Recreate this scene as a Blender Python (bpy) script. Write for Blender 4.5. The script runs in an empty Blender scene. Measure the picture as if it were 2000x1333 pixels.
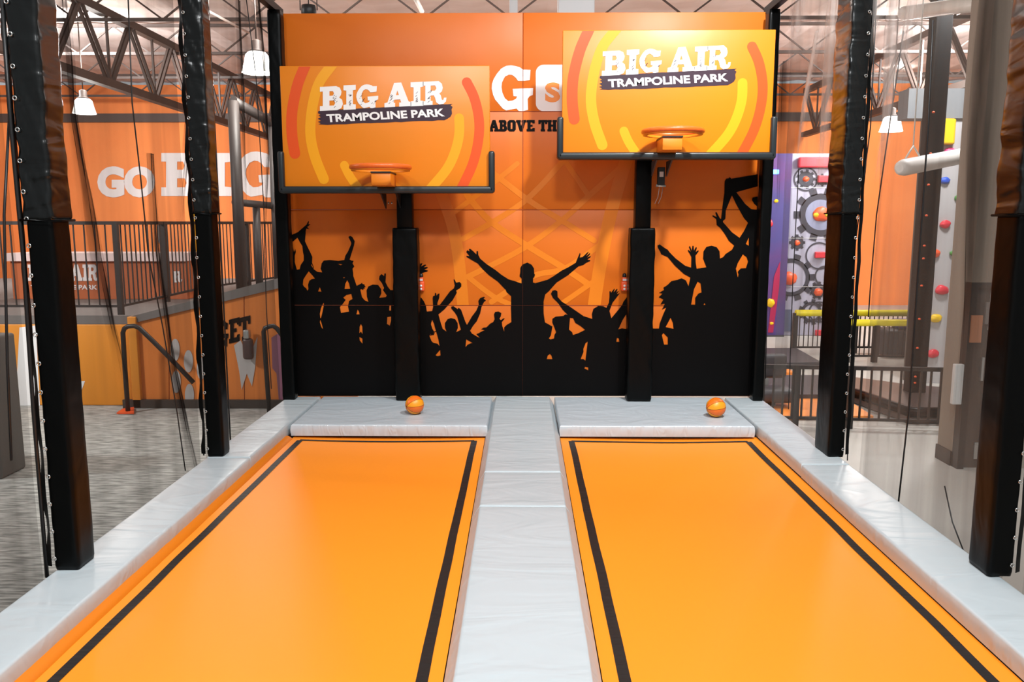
import bpy, bmesh, math, random
from mathutils import Vector, Matrix, noise
from mathutils.geometry import tessellate_polygon
random.seed(7)
PI = math.pi
S = bpy.context.scene
COL = S.collection

# ---------------------------------------------------------------- camera
FPX = 1600.0; EYE = 1.65
PITCH = math.atan(232/1600); YAW = math.atan(20/1600)
cd = bpy.data.cameras.new('camera'); cam = bpy.data.objects.new('camera', cd); COL.objects.link(cam)
cd.sensor_width = 36; cd.lens = FPX/2000*36; cd.clip_start = 0.05; cd.clip_end = 200
cam.location = (0, 0, EYE); cam.rotation_euler = (PI/2-PITCH, 0, YAW)
S.camera = cam
# ---------------------------------------------------------------- view, world, lights
S.view_settings.view_transform = 'Standard'
S.view_settings.look = 'None'
S.view_settings.exposure = 0.0
S.view_settings.gamma = 1.0
S.view_settings.use_curve_mapping = False
W = bpy.data.worlds.new('hall_air'); S.world = W; W.use_nodes = True
W.node_tree.nodes['Background'].inputs[0].default_value = (0.95, 0.98, 1.0, 1)
W.node_tree.nodes['Background'].inputs[1].default_value = 0.42

def area(name, loc, target, size, power, color=(.97, .99, 1)):
    l = bpy.data.lights.new(name, 'AREA'); l.shape = 'DISK'; l.size = size; l.energy = power; l.color = color
    o = bpy.data.objects.new(name, l); COL.objects.link(o); o.location = loc
    o.rotation_euler = (Vector(target)-Vector(loc)).to_track_quat('-Z', 'Y').to_euler()
    return o
area('court_high_bay_right', (2.05, 4.0, 5.7), (1.1, 6.0, 0.6), 0.4, 120)
k_ = area('court_spot_right', (2.0, 3.7, 5.7), (1.7, 7.1, 2.75), 0.3, 60); k_.data.spread = math.radians(75)
area('court_high_bay_left', (-1.9, 1.6, 5.3), (-0.6, 5.6, 0.3), 0.5, 70)
area('court_high_bay_rear', (0.3, 0.9, 5.9), (0.1, 1.6, 0), 0.8, 340)
area('hall_high_bay_left_aisle', (-9.5, 7.0, 5.0), (-9, 14, 0), 0.8, 550)
area('hall_high_bay_left_far', (-10, 17, 5.0), (-10, 26, 2.2), 0.9, 860)
area('hall_high_bay_right_far', (9, 17, 5.0), (10, 26, 2.0), 0.9, 860)
area('hall_high_bay_right_aisle', (6.2, 11.3, 5.0), (6.0, 12.6, -0.9), 0.8, 260)

l_ = bpy.data.lights.new('ceiling_fill_behind_mural', 'POINT'); l_.energy = 330; l_.shadow_soft_size = .25; l_.color = (1, .96, .92)  # unseen fill light added to brighten the ceiling above the mural
o_ = bpy.data.objects.new('ceiling_fill_behind_mural', l_); COL.objects.link(o_); o_.location = (0, 13, 3.3)

# ---------------------------------------------------------------- picture measurements -> metres
_cp, _sp = math.cos(PITCH), math.sin(PITCH); _cy, _sy = math.cos(YAW), math.sin(YAW)
def ray(px, py):
    u = (px-1000)/FPX; v = (666.5-py)/FPX
    x = u; y = _cp+v*_sp; z = -_sp+v*_cp
    return (x*_cy-y*_sy, x*_sy+y*_cy, z)
def onY(px, py, Y):
    r = ray(px, py); t = Y/r[1]; return Vector((r[0]*t, Y, EYE+r[2]*t))
def onZ(px, py, Z):
    r = ray(px, py); t = (Z-EYE)/r[2]; return Vector((r[0]*t, r[1]*t, Z))
def onX(px, py, X):
    r = ray(px, py); t = X/r[0]; return Vector((X, r[1]*t, EYE+r[2]*t))

# ---------------------------------------------------------------- materials
def lin(c): return tuple(((v/255)/12.92 if v/255 <= .04045 else ((v/255+.055)/1.055)**2.4) for v in c)
MATS = {}
def mat(name, rgb, rough=.5, metal=0, spec=.5, bump=None, emit=0, vary=None):
    """rgb 0-255; bump=(scale xyz, strength, distance, detail); vary=(rgb2, scale xyz, lo, hi)"""
    if name in MATS: return MATS[name]
    m = bpy.data.materials.new(name); m.use_nodes = True; nt = m.node_tree; b = nt.nodes['Principled BSDF']
    b.inputs['Base Color'].default_value = (*lin(rgb), 1)
    b.inputs['Roughness'].default_value = rough; b.inputs['Metallic'].default_value = metal
    b.inputs['Specular IOR Level'].default_value = spec
    if emit:
        b.inputs['Emission Color'].default_value = (*lin(rgb), 1); b.inputs['Emission Strength'].default_value = emit
    tc = nt.nodes.new('ShaderNodeTexCoord')
    if vary:
        mp = nt.nodes.new('ShaderNodeMapping'); mp.inputs['Scale'].default_value = vary[1]
        n = nt.nodes.new('ShaderNodeTexNoise'); n.inputs['Scale'].default_value = 1; n.inputs['Detail'].default_value = 4
        r = nt.nodes.new('ShaderNodeValToRGB')
        r.color_ramp.elements[0].position = vary[2]; r.color_ramp.elements[0].color = (*lin(rgb), 1)
        r.color_ramp.elements[1].position = vary[3]; r.color_ramp.elements[1].color = (*lin(vary[0]), 1)
        nt.links.new(tc.outputs['Object'], mp.inputs[0]); nt.links.new(mp.outputs[0], n.inputs['Vector'])
        nt.links.new(n.outputs[0], r.inputs[0]); nt.links.new(r.outputs[0], b.inputs['Base Color'])
    if bump:
        mp = nt.nodes.new('ShaderNodeMapping'); mp.inputs['Scale'].default_value = bump[0]
        n = nt.nodes.new('ShaderNodeTexNoise'); n.inputs['Scale'].default_value = 1
        n.inputs['Detail'].default_value = bump[3] if len(bump) > 3 else 2
        if len(bump) > 4: n.inputs['Distortion'].default_value = bump[4]
        bp = nt.nodes.new('ShaderNodeBump'); bp.inputs['Strength'].default_value = bump[1]; bp.inputs['Distance'].default_value = bump[2]
        nt.links.new(tc.outputs['Object'], mp.inputs[0]); nt.links.new(mp.outputs[0], n.inputs['Vector'])
        nt.links.new(n.outputs[0], bp.inputs['Height']); nt.links.new(bp.outputs[0], b.inputs['Normal'])
    MATS[name] = m; return m

GREY = mat('grey_vinyl', (188, 198, 202), .34, bump=((1.4, 4.0, 3), .32, .03, 2, 1.8))
GREYE = mat('grey_vinyl_end', (190, 200, 206), .3, bump=((2.2, 3.0, 3), .34, .03, 2, 2.0))
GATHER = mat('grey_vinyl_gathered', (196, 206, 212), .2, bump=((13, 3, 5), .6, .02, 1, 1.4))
ORANGE = mat('trampoline_orange', (255, 148, 34), .45, spec=.3, bump=((2.5, 1.2, 1), .25, .02, 2))
ORANGED = mat('trampoline_apron_orange', (224, 124, 16), .45)
TAPE = mat('black_bed_tape', (30, 30, 30), .5, spec=.3, bump=((3, 26, 1), .7, .006, 2))
BLACK = mat('black_vinyl', (4, 5, 5), .36, spec=.13, bump=((5, 5, 3), .35, .02, 2, .8))
BLACKW = mat('black_vinyl_wrinkled', (9, 12, 12), .26, spec=.5, bump=((3, 3, 9), .8, .02, 1.5, 1.0))
DARK = mat('dark_steel', (22, 21, 21), .45)
DARKB = mat('dark_brown_steel', (74, 60, 54), .6)
STEEL = mat('galvanised_steel', (190, 190, 186), .3, metal=.8)
CHROME = mat('nickel_eyelet', (225, 225, 222), .22, metal=.9)
WHITE = mat('print_white', (232, 230, 228), .42)
INK = mat('print_black', (3, 2, 2), .5, spec=.12)
PLUM = mat('print_plum', (52, 30, 44), .35)
BOARD = mat('board_orange', (222, 126, 10), .36, bump=((2, 2, 2), .2, .02, 2))
REDO = mat('print_red_orange', (220, 78, 16), .36)
YELO = mat('print_yellow_orange', (234, 158, 8), .36)
WALLO = mat('mural_orange', (198, 96, 8), .42, spec=.3, bump=((2.5, 2, 1.6), .25, .02, 2), vary=((214, 112, 28), (.35, .3, .8), .35, .68))
NETP = mat('print_net_amber', (218, 120, 8), .38)
SEAM = mat('seam_dark_orange', (150, 62, 14), .5)
PADB = mat('padded_frame_black', (32, 39, 42), .34, bump=((4, 4, 4), .25, .01, 2))
RIM = mat('rim_orange', (226, 104, 34), .35, bump=((30, 30, 30), .4, .006, 2))
BRK = mat('bracket_orange', (226, 130, 22), .45)
HALLO = mat('hall_wall_orange', (236, 136, 70), .8, vary=((226, 124, 60), (.3, .3, .3), .4, .6))
HALLW = mat('hall_lettering_white', (226, 216, 212), .7)
CEIL = mat('ceiling_insulation', (214, 196, 188), .5, bump=((1.5, .5, 1), .6, .08, 3), vary=((232, 218, 212), (.5, 1.5, 1), .35, .65))
CARPET = mat('grey_streaked_carpet', (122, 124, 120), .95, vary=((182, 184, 178), (5, 34, 1), .38, .62))
CONC = mat('pale_concrete', (176, 172, 164), .55, vary=((190, 187, 180), (.6, .6, .6), .35, .65))
TAUPE = mat('taupe_paint', (128, 114, 100), .75)
TAUPED = mat('dark_baseboard', (58, 50, 44), .6)
GLASSD = mat('dark_door', (44, 38, 34), .35)
PADO = mat('padded_wall_orange', (232, 146, 40), .5)
PADO2 = mat('padded_wall_deep_orange', (216, 122, 48), .55)
GREYP = mat('grey_padding', (92, 90, 86), .6)
GREYB = mat('grey_ledge', (112, 106, 102), .7)
YELP = mat('yellow_rail_padding', (232, 214, 34), .45)
CLIMB = mat('climbing_wall_grey', (184, 180, 180), .7)
PURP = mat('climbing_wall_purple', (74, 66, 128), .6, vary=((98, 60, 120), (.6, .6, .9), .4, .6))
LAVG = mat('gear_wall_grey', (172, 170, 188), .6)
GEAR = mat('gear_dark', (58, 56, 66), .6)
GEARL = mat('gear_light', (138, 142, 168), .5)
HRED = mat('hold_red', (214, 52, 66), .4)
HORA = mat('hold_orange', (240, 92, 44), .4)
HYEL = mat('hold_yellow', (240, 196, 28), .4)
HBLU = mat('hold_blue', (40, 84, 190), .4)
HGRN = mat('hold_green', (72, 136, 60), .4)
HPNK = mat('hold_pink', (226, 70, 130), .4)
BALL1 = mat('ball_yellow_orange', (250, 160, 28), .4)
BALL2 = mat('ball_orange', (240, 112, 20), .4)
LAMPE = mat('lamp_glow', (255, 252, 244), .4, emit=7)
BLUE = mat('blue_indicator_glow', (90, 150, 255), .4, emit=5)
PAPER = mat('label_paper', (214, 206, 206), .6)
WOOD = mat('notice_board_tan', (184, 120, 84), .6)

def net_mat(name, rgb, lo, hi, scale, tr=.35, dens=False):
    m = bpy.data.materials.new(name); m.use_nodes = True; nt = m.node_tree; nt.nodes.clear(); N = nt.nodes.new; L = nt.links.new
    out = N('ShaderNodeOutputMaterial'); mix = N('ShaderNodeMixShader'); t = N('ShaderNodeBsdfTransparent')
    d = N('ShaderNodeBsdfDiffuse'); d.inputs[0].default_value = (*lin(rgb), 1)
    tl = N('ShaderNodeBsdfTranslucent'); tl.inputs[0].default_value = (*lin(rgb), 1)
    m2 = N('ShaderNodeMixShader'); m2.inputs[0].default_value = tr
    tc = N('ShaderNodeTexCoord'); mp = N('ShaderNodeMapping'); mp.inputs['Scale'].default_value = scale
    n = N('ShaderNodeTexNoise'); n.inputs['Scale'].default_value = 1; n.inputs['Detail'].default_value = 3; n.inputs['Distortion'].default_value = .5
    mr = N('ShaderNodeMapRange'); mr.inputs[1].default_value = .35; mr.inputs[2].default_value = .72; mr.inputs[3].default_value = lo; mr.inputs[4].default_value = hi
    L(tc.outputs['Object'], mp.inputs[0]); L(mp.outputs[0], n.inputs['Vector']); L(n.outputs[0], mr.inputs[0])
    if dens:
        at = N('ShaderNodeAttribute'); at.attribute_name = 'fold_sheen_weight'; mu = N('ShaderNodeMath'); mu.operation = 'MULTIPLY'
        L(at.outputs['Fac'], mu.inputs[0]); L(mr.outputs[0], mu.inputs[1]); L(mu.outputs[0], mix.inputs[0])
    else: L(mr.outputs[0], mix.inputs[0])
    L(d.outputs[0], m2.inputs[1]); L(tl.outputs[0], m2.inputs[2]); L(t.outputs[0], mix.inputs[1]); L(m2.outputs[0], mix.inputs[2]); L(mix.outputs[0], out.inputs[0])
    return m
NETL = net_mat('netting_brown', (66, 57, 51), .22, .5, (1, 3.2, .22))
NETR = net_mat('netting_painted_sheen', (138, 131, 124), .14, .52, (1, 3.6, .25), .4)  # right netting made paler: the light it catches is put into the colour
NETD = net_mat('netting_doubled', (34, 29, 27), .6, .95, (1, 6, 1), dens=True)

# ---------------------------------------------------------------- mesh helpers
def link(name, me, parent=None):
    o = bpy.data.objects.new(name, me); COL.objects.link(o)
    if parent is not None: o.parent = parent
    return o
def tag(o, label=None, cat=None, group=None, kind=None):
    if label: o['label'] = label
    if cat: o['category'] = cat
    if group: o['group'] = group
    if kind: o['kind'] = kind
    return o
def thing(name, label, cat, group=None, loc=(0, 0, 0)):
    return tag(link(name, None), label, cat, group) if loc == (0, 0, 0) else _th(name, label, cat, group, loc)
def _th(name, label, cat, group, loc):
    o = link(name, None); o.location = loc; return tag(o, label, cat, group)

class MB:
    def __init__(s): s.bm = bmesh.new(); s.mi = 0
    def _fin(s, faces):
        for f in faces: f.material_index = s.mi
    def box(s, x0, x1, y0, y1, z0, z1, bev=0, seg=3):
        t = bmesh.new()
        bmesh.ops.create_cube(t, size=1)
        for v in t.verts:
            v.co = Vector(((x0+x1)/2+v.co.x*(x1-x0), (y0+y1)/2+v.co.y*(y1-y0), (z0+z1)/2+v.co.z*(z1-z0)))
        if bev: bmesh.ops.bevel(t, geom=t.edges[:], offset=bev, segments=seg, affect='EDGES', profile=.5)
        s.merge(t); return s
    def merge(s, t, M=None):
        mp = {}
        for v in t.verts: mp[v] = s.bm.verts.new(M @ v.co if M else v.co)
        for f in t.faces:
            try:
                g = s.bm.faces.new([mp[v] for v in f.verts]); g.material_index = s.mi; g.smooth = f.smooth
            except ValueError: pass
        t.free()
    def tube(s, pts, r, n=8, closed=False, caps=True):
        pts = [Vector(p) for p in pts]; rings = []; prev = None; k = len(pts)
        for i, p in enumerate(pts):
            a = pts[i-1] if (i or closed) else p; b = pts[(i+1) % k] if (i < k-1 or closed) else p
            d = (b-a).normalized()
            if prev is None:
                up = Vector((0, 0, 1)) if abs(d.z) < .9 else Vector((1, 0, 0)); u = d.cross(up).normalized()
            else: u = (prev-d*prev.dot(d)).normalized()
            prev = u; w = d.cross(u); rr = r[i] if isinstance(r, (list, tuple)) else r
            rings.append([s.bm.verts.new(p+u*math.cos(2*PI*j/n)*rr+w*math.sin(2*PI*j/n)*rr) for j in range(n)])
        for i in range(k if closed else k-1):
            A, B = rings[i], rings[(i+1) % k]
            for j in range(n):
                f = s.bm.faces.new((A[j], A[(j+1) % n], B[(j+1) % n], B[j])); f.smooth = True; f.material_index = s.mi
        if caps and not closed:
            for R in (rings[0][::-1], rings[-1]): s.bm.faces.new(R).material_index = s.mi
        return s
    def bar(s, a, b, w, h=None):
        """rectangular bar between two points"""
        h = h or w; a = Vector(a); b = Vector(b); d = (b-a).normalized()
        up = Vector((0, 0, 1)) if abs(d.z) < .95 else Vector((0, 1, 0))
        u = d.cross(up).normalized()*w/2; v = u.cross(d).normalized()*h/2
        q = [s.bm.verts.new(p+x) for p in (a, b) for x in (-u-v, u-v, u+v, -u+v)]
        for ix in ((3, 2, 1, 0), (4, 5, 6, 7), (0, 1, 5, 4), (1, 2, 6, 5), (2, 3, 7, 6), (3, 0, 4, 7)):
            s.bm.faces.new([q[i] for i in ix]).material_index = s.mi
        return s
    def lathe(s, prof, n=28, M=None):
        rings = []
        for r, z in prof:
            rings.append([s.bm.verts.new(((M @ Vector((r*math.cos(2*PI*j/n), r*math.sin(2*PI*j/n), z))) if M else Vector((r*math.cos(2*PI*j/n), r*math.sin(2*PI*j/n), z)))) for j in range(n)])
        for A, B in zip(rings, rings[1:]):
            for j in range(n):
                f = s.bm.faces.new((A[j], A[(j+1) % n], B[(j+1) % n], B[j])); f.smooth = True; f.material_index = s.mi
        s.bm.faces.new(rings[0][::-1]).material_index = s.mi; s.bm.faces.new(rings[-1]).material_index = s.mi
        return s
    def poly(s, loops, thick=0, axis=None):
        """loops of 3D points on a plane: outer then holes"""
        tris = tessellate_polygon([[Vector(p) for p in l] for l in loops]); flat = [Vector(p) for l in loops for p in l]
        vs = [s.bm.verts.new(p) for p in flat]
        for t in tris:
            try: s.bm.faces.new([vs[i] for i in t]).material_index = s.mi
            except ValueError: pass
        if thick:
            ax = Vector(axis)*thick; vb = [s.bm.verts.new(p+ax) for p in flat]
            for t in tris:
                try: s.bm.faces.new([vb[i] for i in t][::-1]).material_index = s.mi
                except ValueError: pass
            k = 0
            for l in loops:
                for i in range(len(l)):
                    a, b = k+i, k+(i+1) % len(l)
                    try: s.bm.faces.new((vs[a], vs[b], vb[b], vb[a])).material_index = s.mi
                    except ValueError: pass
                k += len(l)
        return s
    def build(s, name, mats, parent=None, smooth=False, origin=None):
        me = bpy.data.meshes.new(name)
        bmesh.ops.recalc_face_normals(s.bm, faces=s.bm.faces[:])
        s.bm.to_mesh(me); s.bm.free()
        for m in (mats if isinstance(mats, (list, tuple)) else [mats]): me.materials.append(m)
        if smooth:
            for p in me.polygons: p.use_smooth = True
        o = link(name, me, parent)
        if origin is not None:
            me.transform(Matrix.Translation(-Vector(origin))); o.location = origin
        return o
def smooth_angle(o, ang=40):
    for p in o.data.polygons: p.use_smooth = True
    o.data.set_sharp_from_angle(angle=math.radians(ang)); return o
def sbox(name, m, parent, *a, bev=.01, seg=3):
    return smooth_angle(MB().box(*a, bev=bev, seg=seg).build(name, m, parent))

def stroke(pts, w, n=6, caps=True):
    """outline (2D list) of a round-capped stroke along 2D pts"""
    P = [Vector(p) for p in pts]; Q = []
    for i in range(len(P)-1):                      # Catmull-Rom resample
        p0 = P[max(i-1, 0)]; p1 = P[i]; p2 = P[i+1]; p3 = P[min(i+2, len(P)-1)]
        for k in range(6):
            t = k/6; Q.append(.5*((2*p1)+(p2-p0)*t+(2*p0-5*p1+4*p2-p3)*t*t+(3*p1-p0-3*p2+p3)*t**3))
    Q.append(P[-1]); L = []; R = []
    for i, q in enumerate(Q):
        d = (Q[min(i+1, len(Q)-1)]-Q[max(i-1, 0)]).normalized(); nrm = Vector((-d.y, d.x))
        L.append(q+nrm*w/2); R.append(q-nrm*w/2)
    out = L[:]
    if caps in (True, 'end'):
        d = (Q[-1]-Q[-2]).normalized(); a = math.atan2(d.y, d.x)
        out += [Q[-1]+Vector((math.cos(a+PI/2-PI*k/n), math.sin(a+PI/2-PI*k/n)))*w/2 for k in range(1, n)]
    out += R[::-1]
    if caps in (True, 'start'):
        d = (Q[0]-Q[1]).normalized(); a = math.atan2(d.y, d.x)
        out += [Q[0]+Vector((math.cos(a+PI/2-PI*k/n), math.sin(a+PI/2-PI*k/n)))*w/2 for k in range(1, n)]
    return out
def clip(poly, x0, x1, y0, y1):
    for ax, lim, sg in ((0, x0, 1), (0, x1, -1), (1, y0, 1), (1, y1, -1)):
        out = []
        for i, p in enumerate(poly):
            q = poly[(i+1) % len(poly)]; a = (p[ax]-lim)*sg; b = (q[ax]-lim)*sg
            if a >= 0: out.append(p)
            if (a >= 0) != (b >= 0):
                t = a/(a-b); out.append(Vector((p[0]+(q[0]-p[0])*t, p[1]+(q[1]-p[1])*t)))
        poly = out
    return poly

# ---------------------------------------------------------------- letters
G_ = [(600,265),(560,235),(500,215),(430,205),(360,212),(290,250),(230,320),(180,400),(155,470),(150,540),(170,630),(200,700),(250,760),(310,830),(360,858),(450,840),(510,830),(540,865),(600,868),(675,850),(670,690),(700,650),(745,635),(750,535),(560,540),(455,545),(465,650),(520,655),(500,690),(450,715),(390,722),(340,680),(305,600),(292,520),(300,450),(340,370),(400,338),(450,345),(500,385),(530,430),(600,430),(700,420),(712,270)]
def _n(l): return [((x-150)/600*.9, 1-(y-205)/663) for x, y in l]
GL = {
 'G': (.9, [_n(G_)]),
 'B': (.8, [[(0,0),(.6,0),(.74,.07),(.8,.24),(.77,.42),(.67,.52),(.73,.62),(.75,.76),(.69,.93),(.56,1),(0,1),(0,.8),(.1,.8),(.1,.2),(0,.2)], [(.33,.2),(.49,.2),(.53,.3),(.49,.41),(.33,.41)], [(.33,.61),(.45,.61),(.49,.7),(.45,.8),(.33,.8)]]),
 'I': (.6, [[(0,0),(.6,0),(.6,.2),(.46,.22),(.46,.78),(.6,.8),(.6,1),(0,1),(0,.8),(.14,.78),(.14,.22),(0,.2)]]),
 'A': (1.05, [[(0,0),(.42,0),(.42,.17),(.36,.17),(.39,.3),(.62,.3),(.66,.17),(.58,.17),(.58,0),(1.05,0),(1.05,.17),(.95,.2),(.66,1),(.38,1),(.12,.2),(0,.17)], [(.45,.48),(.57,.48),(.51,.68)]]),
 'R': (.97, [[(0,0),(.4,0),(.4,.17),(.32,.17),(.32,.4),(.45,.4),(.5,.3),(.55,.1),(.68,0),(.85,.02),(.95,.12),(.97,.28),(.87,.28),(.84,.18),(.78,.2),(.74,.38),(.68,.47),(.78,.55),(.82,.7),(.78,.88),(.65,1),(0,1),(0,.83),(.1,.83),(.1,.17),(0,.17)], [(.32,.6),(.5,.6),(.56,.7),(.5,.82),(.32,.82)]]),
 'O': (.75, [[(.15,0),(.6,0),(.75,.18),(.75,.82),(.6,1),(.15,1),(0,.82),(0,.18)], [(.27,.2),(.48,.2),(.48,.8),(.27,.8)]]),
 'V': (.8, [[(.3,0),(.5,0),(.72,.8),(.8,.8),(.8,1),(.45,1),(.45,.8),(.5,.8),(.4,.4),(.3,.8),(.35,.8),(.35,1),(0,1),(0,.8),(.08,.8)]]),
 'E': (.7, [[(0,0),(.7,0),(.7,.3),(.55,.3),(.5,.2),(.32,.2),(.32,.42),(.5,.42),(.5,.58),(.32,.58),(.32,.8),(.5,.8),(.55,.7),(.7,.7),(.7,1),(0,1),(0,.8),(.08,.8),(.08,.2),(0,.2)]]),
 'T': (.75, [[(.2,0),(.55,0),(.55,.18),(.49,.18),(.49,.8),(.58,.8),(.6,.65),(.75,.65),(.75,1),(0,1),(0,.65),(.15,.65),(.17,.8),(.26,.8),(.26,.18),(.2,.18)]]),
 'H': (.8, [[(0,0),(.35,0),(.35,.18),(.3,.18),(.3,.42),(.5,.42),(.5,.18),(.45,.18),(.45,0),(.8,0),(.8,.18),(.74,.18),(.74,.82),(.8,.82),(.8,1),(.45,1),(.45,.82),(.5,.82),(.5,.6),(.3,.6),(.3,.82),(.35,.82),(.35,1),(0,1),(0,.82),(.06,.82),(.06,.18),(0,.18)]]),
}
def glyph(mb, ch, x0, yb, x1, yt, P, slope=0.0):
    """place a letter in the pixel box; P maps a pixel to a 3D point; slope = rise per pixel"""
    w, loops = GL[ch]
    mb.poly([[P(x0+(x1-x0)*a/w, yb-(yb-yt)*b-slope*(x1-x0)*a/w) for a, b in l] for l in loops])
def font_pts(txt, bold=.02):
    cu = bpy.data.curves.new('t', 'FONT'); cu.body = txt; cu.size = 1; cu.offset = bold; cu.resolution_u = 4; cu.fill_mode = 'FRONT'
    o = bpy.data.objects.new('t', cu); COL.objects.link(o); bpy.context.view_layer.update()
    me = bpy.data.meshes.new_from_object(o.evaluated_get(bpy.context.evaluated_depsgraph_get()))
    vs = [v.co.copy() for v in me.vertices]; fs = [tuple(p.vertices) for p in me.polygons]
    bpy.data.objects.remove(o); bpy.data.curves.remove(cu); bpy.data.meshes.remove(me); return vs, fs
def text(mb, txt, tl, tr, bl, br, P, bold=.02):
    """fit text into a pixel quad"""
    vs, fs = font_pts(txt, bold)
    X0 = min(v.x for v in vs); X1 = max(v.x for v in vs); Y0 = min(v.y for v in vs); Y1 = max(v.y for v in vs); out = []
    for v in vs:
        a = (v.x-X0)/(X1-X0); b = (v.y-Y0)/(Y1-Y0)
        x = (bl[0]*(1-a)+br[0]*a)*(1-b)+(tl[0]*(1-a)+tr[0]*a)*b; y = (bl[1]*(1-a)+br[1]*a)*(1-b)+(tl[1]*(1-a)+tr[1]*a)*b
        out.append(mb.bm.verts.new(P(x, y)))
    for f in fs:
        try: mb.bm.faces.new([out[i] for i in f]).material_index = mb.mi
        except ValueError: pass

# ================================================================= SETTING
FZ = -0.95
o = MB().box(-22, 0, -4, 27, FZ-.1, FZ).build('floor_left', CARPET); tag(o, kind='structure')
o = MB().box(0, 20, -4, 27, FZ-.1, FZ).build('floor_right', CONC); tag(o, kind='structure')
o = MB().box(-22, 20, 26, 26.3, FZ, 5.85).build('wall_back', HALLO); tag(o, kind='structure')
o = MB().box(-22.3, -22, -4, 26.3, FZ, 7.4).build('wall_left', HALLO); tag(o, kind='structure')
# roof deck: shallow corrugated insulation
mb = MB(); nx, ny = 84, 40; g = []
for i in range(nx+1):
    x = -22+42*i/nx
    g.append([mb.bm.verts.new((x, 4+22.3*j/ny, 5.95+(.05 if i % 2 else 0))) for j in range(ny+1)])
for i in range(nx):
    for j in range(ny): mb.bm.faces.new((g[i][j], g[i][j+1], g[i+1][j+1], g[i+1][j]))
o = mb.build('ceiling', CEIL); tag(o, kind='structure')
o = MB().box(-22, 20, 25.88, 26, 4.72, 4.98).build('trim_1', DARKB); tag(o, kind='structure')
# deck carrying the court
o = MB().box(-2.2, 2.2, .8, 7.7, FZ, -.2).build('floor_deck', DARK); tag(o, kind='structure')

# lettering on the far orange wall
w = thing('wall_lettering', 'large white lettering on the far orange hall wall behind the left net', 'lettering')
P26 = lambda x, y: onY(x, y, 25.97)
mb = MB(); text(mb, 'GO', (190, 325), (303, 325), (190, 386), (303, 386), P26, .06); mb.build('word', HALLW, w)
mb = MB(); glyph(mb, 'B', 315, 383, 390, 299, P26); glyph(mb, 'I', 397, 383, 452, 299, P26); glyph(mb, 'G', 458, 386, 550, 296, P26); mb.build('word', HALLW, w)

# ================================================================= COURT: pads and beds
def pad(name, label, x0, x1, y0, y1, m, group, z1=0.0, th=.092, flare=0.0):
    cx, cy_ = (x0+x1)/2, (y0+y1)/2
    mb = MB(); t = bmesh.new(); nx = max(4, int((x1-x0)/.05)); ny = max(4, int((y1-y0)/.05))
    def prof(u, n):   # spreads rows so that edges get rounded
        return u
    def H(x, y):
        e = min(x-x0, x1-x, y-y0, y1-y); r = .014
        h = 0 if e >= r else -(r-math.sqrt(max(0, r*r-(r-e)**2)))*.8
        if e >= r*.5: h += .003*noise.noise(Vector((x*1.5, y*3, 1.3)))+.0015*noise.noise(Vector((x*2, y*14, 4)))
        return z1+h
    xs = [x0, x0+.003, x0+.008, x0+.016]+[x0+.03+(x1-x0-.06)*i/nx for i in range(1, nx)]+[x1-.016, x1-.008, x1-.003, x1]
    ys = [y0, y0+.003, y0+.008, y0+.016]+[y0+.03+(y1-y0-.06)*i/ny for i in range(1, ny)]+[y1-.016, y1-.008, y1-.003, y1]
    V = [[t.verts.new((x, y, H(x, y))) for y in ys] for x in xs]
    for i in range(len(xs)-1):
        for j in range(len(ys)-1): t.faces.new((V[i][j], V[i+1][j], V[i+1][j+1], V[i][j+1])).smooth = True
    ring = [V[i][0] for i in range(len(xs))]+[V[-1][j] for j in range(1, len(ys))]+[V[i][-1] for i in range(len(xs)-2, -1, -1)]+[V[0][j] for j in range(len(ys)-2, 0, -1)]
    prev = ring
    for k in (1, 2, 3):
        cur = []
        for v in ring:
            bul = .003*math.sin(PI*k/3)+flare*k/3; dx = (-bul if abs(v.co.x-x0) < 1e-6 else bul if abs(v.co.x-x1) < 1e-6 else 0); bul = .003*math.sin(PI*k/3); dy = (-bul if abs(v.co.y-y0) < 1e-6 else bul if abs(v.co.y-y1) < 1e-6 else 0)
            wr = .004*noise.noise(Vector((v.co.x*22, v.co.y*14, k*.7))) if k < 3 else 0
            cur.append(t.verts.new((v.co.x+dx+(wr if dx else 0), v.co.y+dy+(wr if dy else 0), z1-.0112-(th-.0112)*k/3)))
        n = len(ring)
        for i in range(n):
            f = t.faces.new((prev[i], prev[(i+1) % n], cur[(i+1) % n], cur[i])); f.smooth = True
        prev = cur
    t.faces.new(prev)
    mb.merge(t); o = mb.build(name, m, None, origin=(cx, cy_, z1-th)); smooth_angle(o, 60)
    return tag(o, label, 'pad', group)
SG = 'grey vinyl pads along the sides of the court'
pad('side_pad', 'long grey vinyl side pad on the left from the wall to the second net post', -2.24, -1.93, 5.62, 7.66, GREY, SG)
pad('side_pad', 'long grey vinyl side pad on the left between the camera end and second net post', -2.24, -1.93, 1.6, 5.61, GREY, SG, z1=-.004)
pad('side_pad', 'long grey vinyl side pad on the right from the wall to the post beyond', 1.93, 2.26, 5.5, 7.66, GREY, SG)
pad('side_pad', 'long grey vinyl side pad on the right running out of the near corner', 1.93, 2.26, 1.6, 5.49, GREY, SG, z1=-.004)
pad('divider_pad', 'grey pad between the lanes, short piece against the mural wall', -.252, .262, 5.28, 7.66, GREY, 'grey pads dividing the two lanes', z1=.006, flare=.045)
pad('divider_pad', 'grey pad between the lanes, middle piece', -.252, .262, 4.62, 5.275, GREY, 'grey pads dividing the two lanes', z1=.003, flare=.045)
pad('divider_pad', 'grey pad between the lanes, longest piece nearest the camera', -.252, .262, 1.6, 4.615, GREY, 'grey pads dividing the two lanes', z1=.0, flare=.045)
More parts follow.
